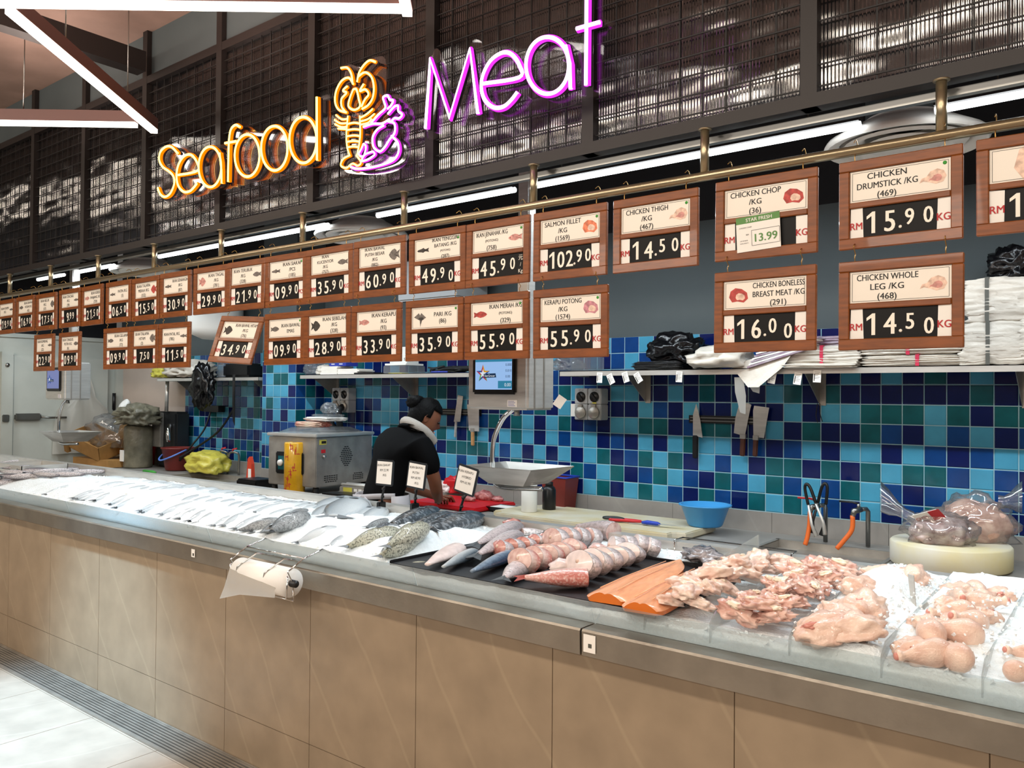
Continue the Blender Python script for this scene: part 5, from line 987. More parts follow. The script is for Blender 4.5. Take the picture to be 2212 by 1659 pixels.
mat('pan_white', '#ece9e2', .3)
scale('hanging scale with lit blue screen left of the knife wall', -2.53, 3.2, True, 'screen'); scale('far hanging scale by the cold room door', -7.52, 3.25, False, 'screen_dim')
P = PY(1209, 868, 3.2); t = thing('paper_label', 'cream paper label stuck on the scale side', 'label', P, (0, .6, .6)); MB().box(-.022, .022, 0, .001, -.028, .028).build('label_card', 'cream_paper', t)

X = PY(1766, 880, 4.42).x; t = thing('loose_wire', 'two thin loose wires hanging below the right shelf bracket', 'wire', (X, 4.42, 1.56)); MB().tube(spline([(0, 0, 0), (-.005, -.01, -.06), (.006, -.015, -.1)], 4), .0025, 6).build('wire', 'rubber', t); MB().tube(spline([(.012, 0, 0), (.016, -.01, -.05), (.03, -.015, -.095)], 4), .0025, 6).build('wire', 'rubber', t)
# ---------------------------------------------------------------- things on the back counter
ZC = .853
def on(px, py, z=ZC): return PZ(px, py, z)
mat('board_white', '#d9d3c0', .5, var=.08, scale=6, col2='#c9b98f'); mat('board_red', '#c8161e', .4); mat('blue_basin', '#3f93d0', .35); mat('maroon', '#6e2620', .4); mat('beef', '#9c3a38', .3, var=.25, scale=40, col2='#c98a84'); mat('orange_rubber', '#e06a28', .45); mat('red_plastic', '#c0242a', .35); mat('blue_plastic', '#1f3fb0', .35)
mat('cardboard', '#a67c46', .7, var=.1, scale=12); mat('cardboard_in', '#8c6738', .75); mat('grey_film', '#75705f', .35, var=.25, scale=14, bump=.5, bscale=26); mat('frozen', '#9c6a62', .4, var=.4, scale=22, col2='#d6c4bf', bump=.3, bscale=50); mat('meat_pale', '#cf9a88', .35, var=.25, scale=26, col2='#e0bfae', bump=.25, bscale=40)
mat('yellow_film', '#cf9a1a', .3, var=.1, scale=14, coat=.5); mat('dark_steel', '#3e3f40', .4, .7); mat('block_white', '#dedbd0', .5, var=.06, scale=6, col2='#d9cc9c')
b = thing('chopping_board', 'large white plastic chopping board with stains on the back counter', 'chopping board', (-2.55, 4.06, ZC)); mb = MB(); bm = bmesh.new(); bmesh.ops.create_cube(bm, size=1)
for v in bm.verts: v.co = Vector((v.co.x*1.28, v.co.y*.5, .018+v.co.z*.036))
bmesh.ops.bevel(bm, geom=[e for e in bm.edges if abs((e.verts[0].co-e.verts[1].co).z) > .01], offset=.07, segments=5, affect='EDGES'); bmesh.ops.bevel(bm, geom=[e for e in bm.edges if abs(e.verts[0].co.z-e.verts[1].co.z) < .001], offset=.006, segments=2, affect='EDGES'); mb.bm(bm); mb.build('board_slab', 'board_white', b)
t = thing('cleaning_stain', None, None); bpy.data.objects.remove(t)
Z2 = ZC+.037
P = on(1545, 1140, Z2); t = thing('plastic_basin', 'round blue plastic basin at the right end of the white board', 'basin', (-1.94, 4.17, Z2)); mb = MB(); mb.lathe([(0, 0), (.085, 0), (.093, .008), (.128, .105), (.142, .112), (.142, .117), (.126, .117), (.09, .012), (0, .008)], 48); mb.build('basin_bowl', 'blue_basin', t)
t = thing('scissors', 'grey scissors with a red handle on the white board', 'scissors', on(1345, 1127, Z2+.004), (0, 0, .05)); MB().tube(spline([(-.12, 0, .012), (-.1, .015, .014), (-.05, .03, .014), (0, .012, .012), (-.05, -.002, .012), (-.1, -.012, .012), (-.12, 0, .012)], 4), .008, 8).build('grey_handle', 'dark_steel', t); MB().tube(spline([(-.06, -.02, .008), (-.08, -.0, .008), (-.02, .018, .01), (.08, .02, .01), (.1, .01, .01), (.02, -.01, .01), (-.06, -.02, .008)], 4), .008, 8).build('red_handle', 'red_plastic', t); MB().prism([(.05, -.02), (.16, -.006), (.16, 0), (.05, .01)], .003).build('blade', 'steel', t).rotation_euler = (-PI/2, 0, 0)
t = thing('fillet_knife', 'small knife with a blue handle on the white board', 'knife', on(1405, 1135, Z2+.003), (0, 0, .12)); MB().tube([(-.05, 0, .012), (-.02, .003, .014), (.04, 0, .012), (.055, 0, .011)], [.007, .012, .011, .006], 10).build('handle', 'blue_plastic', t); MB().add([(.05, -.014, .012), (.2, .0, .012), (.05, .012, .012), (.05, -.014, .010), (.2, 0, .011), (.05, .012, .01)], [(0, 1, 2), (5, 4, 3), (0, 3, 4, 1), (1, 4, 5, 2)]).build('blade', 'steel', t)
t = thing('white_canister', 'white cylinder canister under the scale pan', 'canister', on(1143, 1105, Z2)); MB().lathe([(0, 0), (.046, 0), (.048, .004), (.048, .16), (.045, .165), (0, .165)], 28).build('canister_body', 'white_plastic', t)
t = thing('sauce_bottle', 'dark brown bottle standing at the back of the white board', 'bottle', on(1186, 1100, Z2)); MB().lathe([(0, 0), (.04, 0), (.042, .006), (.042, .12), (.035, .135), (.024, .145)], 20).build('bottle_body', 'black_plastic', t); MB().lathe([(.024, .143), (.024, .168), (0, .17)], 14).build('cap', 'rubber', t)
t = thing('plastic_bin', 'rust red square bin with blue rim behind the bottle', 'bin', (-3.02, 4.34, ZC)); mb = MB(); mb.add([(-.075, -.06, 0), (.075, -.06, 0), (.075, .06, 0), (-.075, .06, 0), (-.095, -.075, .22), (.095, -.075, .22), (.095, .075, .22), (-.095, .075, .22)], [(3, 2, 1, 0), (0, 1, 5, 4), (1, 2, 6, 5), (2, 3, 7, 6), (3, 0, 4, 7)]); mb.build('bin_wall', 'maroon', t); MB().tube([(-.096, -.076, .22), (.096, -.076, .22), (.096, .076, .22), (-.096, .076, .22)], .006, 8, closed=True).build('rim', 'blue_plastic', t)
t = thing('clear_tub', 'low clear tub in front of the rust red bin', 'tub', on(1207, 1098)); MB().rbox(-.05, .05, -.03, .03, 0, .06, .008).build('tub_wall', 'film', t)
# red board and beef
t = thing('chopping_board', 'red plastic chopping board under the beef', 'chopping board', (-3.66, 4.1, ZC)); MB().rbox(-.3, .3, -.2, .22, 0, .028, .008).build('board_slab', 'board_red', t)
ZR = ZC+.029
for i, (px, py, sx, sy, sz, lb) in enumerate(((1046, 1079, .075, .05, .04, 'large dark red piece of beef on the red board'), (1014, 1082, .045, .035, .025, 'small red beef slice left of the large beef piece'), (1075, 1082, .045, .035, .022, 'pale trimmed beef scraps right of the large piece'))):
    P = on(px, py, ZR); o = blob(90+i, sx, sy, sz, .3, 2.2).build('beef_piece', 'beef'); o.location = (P.x, P.y, ZR+sz*.5); tag(o, lb, 'beef', 'beef on the red board')
t = thing('red_cloth', 'folded red cloth standing at the back of the red board', 'cloth', on(990, 1066, ZR)); lift(crumple(.12, .05, .075, 31, .35, 1.8), .05).build('cloth', 'board_red', t); t = thing('pink_cloth', 'crumpled beige cloth beside the worker hand', 'cloth', on(965, 1064, ZR)); lift(crumple(.05, .05, .05, 32, .35, 1.8), .035).build('cloth', 'flesh_white', t)
t = thing('foam_tray', 'black foam tray with a white pad in front of the white board', 'tray', on(1090, 1104)); mb = MB(); mb.add([(-.075, -.05, 0), (.075, -.05, 0), (.075, .05, 0), (-.075, .05, 0), (-.1, -.07, .03), (.1, -.07, .03), (.1, .07, .03), (-.1, .07, .03)], [(0, 1, 2, 3), (3, 2, 1, 0), (0, 1, 5, 4), (1, 2, 6, 5), (2, 3, 7, 6), (3, 0, 4, 7)]); mb.build('tray_wall', 'tray_black', t); MB().box(-.08, .08, -.05, .05, .02, .028).build('pad', 'white_paper', t)
# sink taps, hoses and tongs
for i, (px, lb, hm) in enumerate(((1783, 'left sink tap with red lever and short orange hose', 'red_plastic'), (1875, 'right sink tap with dark lever and longer orange hose', 'dark_steel'))):
    P = PY(px, 1170, 4.31); t = thing('sink_tap', lb, 'tap', (P.x, 4.31, ZC), group='sink taps with orange hoses')
    MB().tube([(0, 0, 0), (0, 0, .175), (-.006, -.008, .187), (-.03, -.055, .188)], .011, 12).build('riser_pipe', 'zinc', t); mb = MB(); mb.tube([(-.02, -.045, .188), (-.045, -.08, .18), (-.05, -.085, .155)], [.014, .016, .012], 12); mb.tube([(-.03, -.055, .19), (-.03, -.055, .215)], .008, 8); mb.build('valve_body', 'zinc', t)
    MB().tube([(-.03, -.055, .215), (-.06, -.06, .222), (-.12, -.065, .222)], [.006, .005, .005], 8).build('lever', hm, t); MB().tube(spline([(-.05, -.085, .16), (-.052, -.088, .09), (-.06-.03*i, -.095, .03), (-.07-.05*i, -.1, -.01)], 4), .0115, 12).build('orange_hose', 'orange_rubber', t)
for i, (dx, an, lb, hm) in enumerate(((-.0, .16, 'black-handled tongs hanging on the left sink tap', 'black_plastic'), (.03, -.28, 'steel-bladed tongs with black grip hanging on the left tap', 'black_plastic'))):
    P = PY(1768, 1052, 4.26); t = thing('kitchen_tongs', lb, 'tongs', (P.x+dx, 4.235-.03*i, .9), (0, an, 0), 'tongs hanging on the left sink tap')
    mb = MB(); mb.tube(spline([(-.02, 0, .16), (-.014, 0, .24), (0, 0, .262), (.014, 0, .24), (.02, 0, .16)], 4), .008, 8); mb.build('grip', hm, t)
    for s in (-1, 1): mb = MB(); mb.tube([(s*.018, 0, .17), (s*.03, 0, .06), (s*.022, 0, .0)], [.006, .008, .012], 8); mb.build('arm', 'steel' if i else 'dark_steel', t)
t = thing('cutting_block', 'thick round white cutting block on the back counter at right', 'cutting block', (-.73, 4.08, ZC)); MB().lathe([(0, 0), (.235, 0), (.243, .008), (.243, .095), (.236, .102), (0, .102)], 56).build('block', 'block_white', t)
ZB = ZC+.104
def meatbag(label, x, y, z, sx, sy, sz, m, seed, tail):
    t = thing('bagged_meat', label, 'meat bag', (x, y, z), (0, 0, .15), 'bagged meat on the cutting block'); lift(blob(seed, sx, sy, sz, .22, 1.8, 4), sz*.55).build('meat', m, t); f = blob(seed, sx*1.14, sy*1.18, sz*1.2, .34, 2.6, 4); lift(f, sz*.58); f.build('clear_bag', 'film_thin', t)
    mb = MB(); mb.smooth = True; n = 12; vs = []
    for k in range(5):
        c = Vector(tail[0]).lerp(Vector(tail[1]), k/4); w = (.03, .022, .03, .05, .06)[k]; vs += [(c.x, c.y+w*math.cos(2*PI*q/n)*.6, c.z+w*math.sin(2*PI*q/n)*(1+.3*math.sin(q*2.4))) for q in range(n)]
    mb.add(vs, [(k*n+q, k*n+(q+1) % n, (k+1)*n+(q+1) % n, (k+1)*n+q) for k in range(4) for q in range(n)]); mb.build('bag_neck', 'film_thin', t); return t
clear('film_thin', '#f4f4f4', .9, .1, '#f4f4f4', .10)
meatbag('clear bag of pale pink meat at the back of the cutting block', -.66, 4.2, ZB, .15, .085, .11, 'meat_pale', 51, ((.1, 0, .17), (.19, 0, .2))); mbg = meatbag('clear bag of dark frozen meat at the front of the cutting block', -.76, 4.02, ZB, .125, .08, .075, 'frozen', 52, ((-.1, 0, .09), (-.24, .02, .18)))
mb = MB(); M = Matrix.Translation((-.04, -.055, .118)) @ Matrix.Rotation(.75, 4, 'X') @ Matrix.Rotation(-.5, 4, 'Y'); mb.box(-.06, .05, 0, .002, -.03, .03, 0, M); mb.box(.01, .06, -.001, .0, -.03, .03, 1, M); text(mb, 'CUTS', -.03, 0, h=.016, y=-.001, mi=1, M=M); mb.build('pack_label', ['white_paper', 'red_plastic'], mbg)
# wire basket frame hooked on the display's rear rim
t = thing('wire_hanger', 'bent chrome wire frame hooked over the rear rim of the display', 'wire frame', PZ(1590, 1180, 1.01)); a = PZ(1470, 1163, 1.015); bb = PZ(1712, 1196, 1.015); mb = MB(); mb.tube([(a.x, 3.075, 1.016), (bb.x, 3.075, 1.016), (bb.x+.005, 3.0, 1.016), (bb.x+.005, 3.0, .95), (a.x, 3.0, .965), (a.x, 3.0, 1.016), (a.x, 3.075, 1.016)], .003, 6); mb.build('wire', 'chrome', t, True)
# vacuum packing machine
VX, VY = -4.73, 3.75; A_ = .117
vm = thing('vacuum_packer', 'steel vacuum packing machine in front of the tiled pier', 'machine', (VX, VY, ZC), (0, 0, A_)); mb = MB(); mb.rbox(-.49, 0, 0, .6, .065, .42, .006); mb.build('machine_body', 'steel_dull', vm); mb = MB(); mb.rbox(-.5, .012, -.012, .615, .424, .448, .006); mb.build('lid_frame', 'steel', vm)
mb = MB(); mb.smooth = True; mb.add([(-.44, .04, .448), (-.06, .04, .448), (-.06, .56, .448), (-.44, .56, .448), (-.38, .12, .485), (-.12, .12, .485), (-.12, .48, .485), (-.38, .48, .485)], [(4, 5, 6, 7), (0, 1, 5, 4), (1, 2, 6, 5), (2, 3, 7, 6), (3, 0, 4, 7)]); mb.build('clear_lid', 'film', vm)
cp = MB().rbox(-.40, -.12, -.012, .0, .15, .31, .008).build('control_panel', 'black_plastic', vm); MB().box(-.37, -.15, -.0145, -.012, .18, .28).build('panel_face', 'tT', cp); 
for x in (-.34, -.17): MB().lathe([(.024, 0), (.022, .018), (0, .018)], 16, M=Matrix.Translation((x, -.014, .23)) @ Matrix.Rotation(PI/2, 4, 'X')).build('dial', 'black_plastic' if x > -.3 else 'white_plastic', cp)
def grille(name, cy, cz, rows, f):
    mb = MB()
    for j in range(rows):
        n = f(j)
        for i in range(n): y = cy+(i-(n-1)/2)*.024; mb.box(0, .0015, y-.009, y+.009, cz-j*.014-.003, cz-j*.014+.003)
    mb.build(name, 'rubber', vm)
grille('vent_grille', .31, .345, 11, lambda j: int(2+4*math.sin(PI*(j+.7)/11.4))); grille('vent_grille', .15, .14, 4, lambda j: 6-(j == 3)); grille('vent_grille', .44, .14, 4, lambda j: 5-(j == 0))
MB().box(0, .002, .03, .1, .37, .405).build('warning_label', 'bag_yellow', vm); mb = MB(); mb.box(.002, .003, .05, .095, .378, .397); mb.build('warning_print', 'black_ink', vm); MB().box(0, .003, .05, .09, .31, .335).build('stop_label', 'red_plastic', vm); MB().lathe([(.014, 0), (.01, .02), (0, .02)], 12, M=Matrix.Translation((0, .07, .285)) @ Matrix.Rotation(PI/2, 4, 'Y')).build('key_switch', 'chrome', vm)
for x, y in ((-.46, .04), (-.04, .04), (-.04, .55)): MB().lathe([(0, 0), (.025, 0), (.02, .066), (0, .066)], 12, M=Matrix.Translation((x, y, 0))).build('foot', 'rubber', vm)
vt = Vector((VX, VY, ZC))+Matrix.Rotation(A_, 3, 'Z') @ Vector((-.24, .3, .487))
for i, (nm, lb, dx, dy, dz, mk, m) in enumerate((('red_pouch', 'red and cream pouch on the vacuum packer lid', -.04, -.05, 0, lift(bundle(.24, .16, .04, 3, 41), .02), 'redcream'), ('paper_stack', 'stack of bagged papers on top of the vacuum packer', .02, .02, .045, lift(bundle(.26, .2, .03, 4, 42), .015), 'white_paper'), ('paper_stack', 'smaller clear folder on the papers above the vacuum packer', .03, .03, .078, lift(bundle(.2, .15, .018, 3, 43), .009), 'film'), ('plastic_bag', 'small grey bag topmost on the vacuum packer', .05, .03, .1, lift(crumple(.05, .05, .05, 44, .4), .035), 'film'))):
    if m == 'redcream' and m not in MATS: mat('redcream', '#c4453c', .45, var=.1, scale=5, col2='#e0cdb5')
    t = thing(nm, lb, 'paper' if 'paper' in nm else 'bag', vt+Vector((dx, dy, dz))); mk.build('body', m, t)
t = thing('film_roll', 'upright yellow cling film roll with red print before the machine', 'film roll', on(636, 1052)); t.location = PY(636, 1050, 3.72); t.location.z = ZC; MB().lathe([(0, 0), (.072, 0), (.075, .005), (.075, .375), (.07, .385), (.03, .385), (.03, .36), (0, .36)], 28).build('roll', 'yellow_film', t)
mb = MB(); pr = random.Random(9)
for k in range(9):
    a = -PI/2+pr.uniform(-1.0, 1.2); z = .05+.038*k
    for q in range(4):
        a2 = a+pr.uniform(-.18, .18); z2 = z+pr.uniform(-.018, .018); w = .09; rr = .0758
        if q % 2: mb.add([(rr*math.cos(a2+d), rr*math.sin(a2+d), z2+e) for d, e in ((-.16, -.003), (.16, -.003), (.16, .003), (-.16, .003))], [(0, 1, 2, 3)])
        else: mb.add([(rr*math.cos(a2+d), rr*math.sin(a2+d), z2+e) for d, e in ((-.03, -.02), (.03, -.02), (.03, .02), (-.03, .02))], [(0, 1, 2, 3)])
mb.build('red_print', 'red_ink', t)
# heat sealer and small scale
t = thing('wrap_sealer', 'low steel cling film sealer with black plate and red side', 'wrapping machine', PY(752, 1062, 3.72), (0, 0, .12)); t.location.z = ZC; MB().rbox(-.21, .16, -.1, .16, .01, .05, .006).build('sealer_base', 'steel', t); MB().rbox(-.16, .14, -.09, .04, .05, .062, .004).build('hot_plate', 'black_plastic', t); MB().rbox(-.14, .2, .06, .17, .05, .095, .006).build('control_bar', 'steel_dull', t); MB().box(-.1, -.02, .058, .06, .062, .09).build('yellow_label', 'bag_yellow', t); MB().rbox(.16, .2, -.1, .16, .0, .06, .005).build('side_cheek', 'red_plastic', t); mb = MB()
for k in range(4): mb.box(.0+k*.04, .028+k*.04, .057, .06, .066, .084)
mb.build('button', 'white_plastic', t)
for k in range(2): mb = MB(); mb.tube([(-.15, .1+.05*k, .105), (.2, .1+.05*k, .105)], .009, 10); mb.build('film_roller', 'steel', t)
t = thing('tape_dispenser', 'red tape dispenser beside the sealer and the worker', 'tape dispenser', PY(800, 1052, 3.7)); t.location.z = ZC; MB().rbox(-.04, .05, -.02, .02, 0, .1, .01).build('dispenser_body', 'red_plastic', t); MB().lathe([(.02, -.012), (.042, -.012), (.042, .012), (.02, .012)], 18, M=Matrix.Translation((.02, -.025, .075)) @ Matrix.Rotation(PI/2, 4, 'X')).build('tape_roll', 'cream_paper', t)
t = thing('price_labeller', 'small black table scale left of the vacuum packer', 'scale', PY(556, 1038, 3.85)); t.location.z = ZC; MB().rbox(-.14, .12, -.1, .1, .0, .06, .01).build('scale_base', 'black_plastic', t); MB().box(-.12, .1, -.09, .09, .06, .066).build('keypad', 'dark_steel', t); t = thing('tape_gun', 'upright orange-red tape gun behind the small black scale', 'tape gun', PY(536, 1030, 3.95)); t.location.z = ZC; MB().prism([(-.035, 0), (.035, 0), (.05, .06), (.04, .16), (.015, .22), (-.01, .2), (-.02, .1)], .03).build('gun_body', 'orange_red', t) if mat('orange_red', '#d0452c', .4) else 0; MB().box(.0, .04, -.002, 0, .03, .12).build('white_label', 'white_paper', t)
# taps at the far sink, bags, bucket, slicer
for i, px in enumerate((492, 516)):
    P = PY(px, 1000, 4.3); t = thing('sink_tap', ['left thin tap at the far sink by the yellow bag', 'right thin tap at the far sink'][i], 'tap', (P.x, 4.3, ZC), group='thin taps at the far sink'); MB().tube(spline([(0, 0, 0), (0, 0, .17), (-.01, -.02, .2), (-.06, -.03, .205), (-.09, -.04, .19), (-.1, -.04, .16)], 4), .01, 10).build('riser_pipe', 'zinc', t); MB().tube([(-.05, -.03, .2), (-.05, -.03, .23), (.01, -.03, .24)], .007, 8).build('lever', 'red_plastic', t)
t = thing('plastic_bag', 'yellow plastic bag lying on the far counter', 'plastic bag', (-6.86, 4.2, ZC)); lift(crumple(.22, .13, .12, 61, .3, 1.6), .085).build('film', 'bag_yellow', t)
t = thing('bucket', 'maroon bucket with a blue handle on the far counter', 'bucket', PZ(386, 1010, ZC)); t.location = (PY(384, 1000, 4.2).x, 4.2, ZC); MB().lathe([(0, 0), (.105, 0), (.112, .006), (.145, .2), (.155, .205), (.155, .215), (.14, .215), (.108, .012), (0, .01)], 30).build('bucket_wall', 'maroon', t); MB().tube(spline([(-.15, 0, .2), (-.11, -.12, .12), (0, -.17, .1), (.11, -.12, .14), (.15, 0, .2)], 5), .008, 8).build('handle', 'blue_grip', t) if mat('blue_grip', '#5a7fd0', .4) else 0
t = thing('bone_saw', 'dark upright slicing machine behind the bucket', 'machine', PZ(385, 1000, ZC)); t.location = (-7.64, 4.3, ZC); MB().rbox(-.22, .14, -.05, .1, .0, .55, .02).build('machine_column', 'dark_steel', t); MB().rbox(-.24, -.08, -.09, -.05, .2, .54, .005).build('front_plate', 'steel_dull', t); MB().tube([(-.02, -.06, .55), (-.01, -.06, .86)], .018, 10).build('guide_rod', 'steel', t); MB().tube(spline([(.05, -.06, .42), (.09, -.1, .36), (.1, -.1, .26)], 4), .022, 10).build('crank_handle', 'chrome', t)
mb = MB(); mb.tube(spline([(-7.1, 4.38, 1.43), (-7.08, 4.3, 1.25), (-7.12, 4.2, 1.1), (-7.25, 4.15, .95)], 6), .009, 8); t = thing('power_cable', 'black cable hanging from the wall plug by the slicing machine', 'cable', (-7.1, 4.38, 1.0)); mb.build('cable', 'rubber', t, True); mb = MB(); mb.tube(spline([(-6.6, 4.3, 1.45), (-6.75, 4.25, 1.25), (-7.0, 4.2, 1.1), (-7.2, 4.12, .98)], 6), .01, 8); mb.build('cable', 'rubber', t, True); MB().box(-7.2, -6.95, 4.36, 4.43, 1.41, 1.47).build('plug_bar', 'black_plastic', t, True)
t = thing('bag_roll', 'upright grey film-wrapped roll on the far counter', 'film roll', (-7.93, 4.1, ZC)); MB().lathe([(0, 0), (.13, 0), (.135, .01), (.13, .2), (.135, .35), (.125, .4), (.08, .43), (0, .44)], 30).build('roll', 'grey_film', t); mb = MB(); mb.box(-.09, -.02, -.138, -.13, .06, .17); mb.build('paper_label', 'white_paper', t)
t = thing('plastic_bag', 'grey plastic bag slumped over the film-wrapped roll', 'plastic bag', (-7.85, 4.05, ZC+.44)); lift(crumple(.21, .16, .12, 63, .5, 2.4), .06).build('film', 'grey_film', t); t = thing('paper_cup', 'white tape rolls on the grey bag', 'tape', (-7.98, 4.0, ZC+.6)); MB().lathe([(.03, 0), (.06, 0), (.06, .04), (.03, .04)], 18, M=Matrix.Rotation(.9, 4, 'X')).build('tape_roll', 'white_plastic', t)
def openbox(t, w, d, h, th=.006):
    mb = MB(); mb.box(-w/2, w/2, -d/2, d/2, 0, th); mb.box(-w/2, -w/2+th, -d/2, d/2, 0, h); mb.box(w/2-th, w/2, -d/2, d/2, 0, h); mb.box(-w/2, w/2, -d/2, -d/2+th, 0, h); mb.box(-w/2, w/2, d/2-th, d/2, 0, h); mb.build('carton_body', 'cardboard', t)
t = thing('carton', 'flattened brown carton base under the tilted box', 'box', (-8.42, 4.05, ZC)); MB().box(-.35, .4, -.2, .2, 0, .07).build('carton_body', 'cardboard', t)
t = thing('carton', 'tilted open brown carton on the far counter', 'box', (-8.45, 3.95, ZC+.16), (.35, .28, .2)); openbox(t, .5, .3, .16); MB().box(-.3, -.25, -.17, -.13, -.06, .12).build('flap', 'cardboard_in', t)
t = thing('carton', 'brown carton flap box standing behind the tilted carton', 'box', (-8.3, 4.2, ZC+.12), (-.2, .15, -.3)); openbox(t, .34, .24, .3); t2 = thing('plastic_bag', 'clear crumpled film around the brown cartons', 'plastic bag', (-8.35, 4.1, ZC+.32)); lift(crumple(.3, .2, .2, 65, .4, 1.8), 0).build('film', 'film', t2)
t = thing('bin', 'red bin partly hidden behind the grey film-wrapped roll', 'bin', (-8.2, 4.28, ZC)); MB().lathe([(0, 0), (.12, 0), (.14, .36), (.125, .36), (.1, .01), (0, .01)], 24).build('bin_wall', 'red_plastic', t)
t = thing('marker_pen', 'green marker lying on the far counter edge', 'pen', PZ(322, 1008, ZC+.012)); t.location.y = 3.85; t.location.x = PY(322, 1008, 3.85).x; MB().tube([(-.09, 0, .0), (.06, .01, .0), (.1, .012, 0)], [.016, .016, .006], 10).build('barrel', 'green_ink', t)
# apron, mop by the cold room
P = PX(215, 860, XL+.06); t = thing('apron', 'translucent white apron hanging on the cold room door wall', 'apron', (XL+.06, 4.0, .95)); mb = MB(); mb.smooth = True; n = 10; vs = []
for j, (z, w, c) in enumerate(((.0, .3, 0), (.25, .3, 0), (.45, .27, 0), (.58, .14, 0), (.7, .1, 0), (.82, .05, 0))):
    vs += [(.03+.025*math.sin(k*1.5+j), c-w+2*w*k/n, z) for k in range(n+1)]
mb.add(vs, [(j*(n+1)+k, j*(n+1)+k+1, (j+1)*(n+1)+k+1, (j+1)*(n+1)+k) for j in range(5) for k in range(n)]); mb.build('cloth', 'bag_white', t); MB().rbox(-.05, .05, -.05, .03, .78, .9, .01).build('hook_plate', 'zinc', t)
t = thing('mop', 'mop handle with black grip against the cold room wall', 'mop', (XL+.08, 4.33, .0)); MB().tube([(0, 0, .02), (0, 0, 1.45)], .012, 8).build('handle', 'zinc', t); MB().tube([(0, 0, 1.4), (0, 0, 1.58)], .019, 8).build('grip', 'black_plastic', t)
# ---------------------------------------------------------------- front things: price holders, roll rack, stickers
mat('holder_frame', '#2b2f33', .3)
hand = [('handwritten price card holder nearest the left, before the worker', 825, 1090, 832, 1021, ['IKAN SIAKAP', 'RM 22.90', '/KG'], .0), ('handwritten price card holder in the middle, before the worker apron', 897, 1093, 901, 1027, ['IKAN BAWAL', 'PUTIH', 'RM 60.90', '/KG'], .08), ('tilted handwritten price card holder by the scale pan', 993, 1113, 1008, 1037, ['IKAN KERAPU', 'HYBRID', 'RM 65.90'], .2)]
for lb, bx_, by, cx, cy, ls, a in hand:
    y = 2.97; Bp = PY(bx_, by, y); Cp = PY(cx, cy, y); t = thing('price_holder', lb, 'price holder', Bp, group='handwritten price holders'); d = Cp-Bp
    MB().rbox(-.012, .012, -.03, .02, -.02, .015, .004).build('clamp', 'black_plastic', t); mb = MB(); mb.tube([(0, 0, .01), (d.x*.3, -.005, d.z*.25), (d.x*.6, 0, d.z*.5), (d.x, 0, d.z-.07)], [.007, .006, .006, .005], 8)
    for k in (.25, .5): mb.lathe([(0, -.009), (.009, -.005), (.009, .005), (0, .009)], 10, M=Matrix.Translation((d.x*(k+.05), -.002, d.z*k)))
    mb.build('stem', 'black_plastic', t); M = Matrix.Translation((d.x, -.004, d.z)) @ Matrix.Rotation(a, 4, 'Y') @ Matrix.Rotation(-.08, 4, 'X')
    mb = MB(); mb.rbox(-.066, .066, -.002, .006, -.068, .068, .006, M=M); mb.build('card_frame', 'holder_frame', t); mb = MB(); mb.box(-.056, .056, -.0035, -.002, -.058, .058, M=M); cd = mb.build('card', 'white_paper', t); mb = MB()
    for k, s_ in enumerate(ls): text(mb, s_, rnd.uniform(-.006, .012), .04-.026*k, h=.0125, y=-.0042, M=M @ Matrix.Rotation(-.06, 4, 'Y'), maxw=.095)
    mb.build('handwriting', 'black_ink', cd)
rr_ = thing('roll_rack', 'chrome wire rack with a roll of clear bags hooked on the counter front', 'bag roll rack', (-2.78, 1.95, .86)); RY, RZ = 1.95, .868
mb = MB(); mb.tube([(-2.93, RY, RZ), (-2.60, RY, RZ)], .055, 32); mb.build('bag_roll', 'bag_white_solid', rr_, True) if mat('bag_white_solid', '#f6f4ef', .4, bump=.08, bscale=40) else 0
mb = MB(); mb.tube([(-2.97, RY, RZ), (-2.57, RY, RZ)], .014, 14); mb.build('axle', 'dark_steel', rr_, True)
mb = MB(); mb.smooth = True; mb.add([(-2.93, RY-.052, RZ+.02), (-2.62, RY-.056, RZ-.01), (-2.66, RY-.03, RZ-.06), (-2.86, RY-.05, RZ-.075), (-2.97, RY-.07, RZ-.105), (-2.93, RY-.075, RZ-.05)], [(0, 1, 2, 3, 4, 5)]); mb.build('loose_bag', 'bag_white', rr_, True)
for x in (-2.965, -2.59):
    mb = MB(); mb.tube([(x, 2.13, .958), (x, 2.09, .978), (x, 2.0, .955), (x, 1.925, .915), (x, RY, RZ), (x, 1.955, .8), (x, 1.92, .815), (x, 1.925, .9)], .0032, 6); mb.build('side_wire', 'chrome', rr_, True)
mb = MB(); mb.tube([(-2.965, 2.0, .955), (-2.59, 2.0, .955)], .0032, 6); mb.tube([(-2.965, 1.955, .8), (-2.59, 1.955, .8)], .0032, 6)
for a, b_ in ((-2.9, -2.84), (-2.72, -2.66)): mb.tube([(a, 1.9, .83), (a+.02, 1.9, .9), (b_, 1.96, .95), (b_+.02, 2.03, .935)], .0032, 6)
mb.build('cross_wire', 'chrome', rr_, True)
for lb, px, py, s_ in (('small white sticker with a grey square on the right steel ledge', 1273, 1391, .026), ('small white sticker on the steel ledge left of the bag rack', 417, 1195, .018)):
    P = PY(px, py, 2.0405); t = thing('sticker', lb, 'sticker', P); MB().box(-s_*.8, s_*.8, 0, .001, -s_, s_).build('sticker_paper', 'white_paper', t); MB().box(-.004, .008, -.0006, 0, -.012, .0).build('printed_square', 'strap_grey', t)
t = thing('kitchen_tongs', 'flat steel tongs standing in the ice heap bay', 'tongs', PZ(1972, 1325, .99)); p = t.location; a = PY(1967, 1242, 2.62); b_ = PY(2046, 1270, 2.62); mb = MB(); q0 = PY(1975, 1330, 2.56)
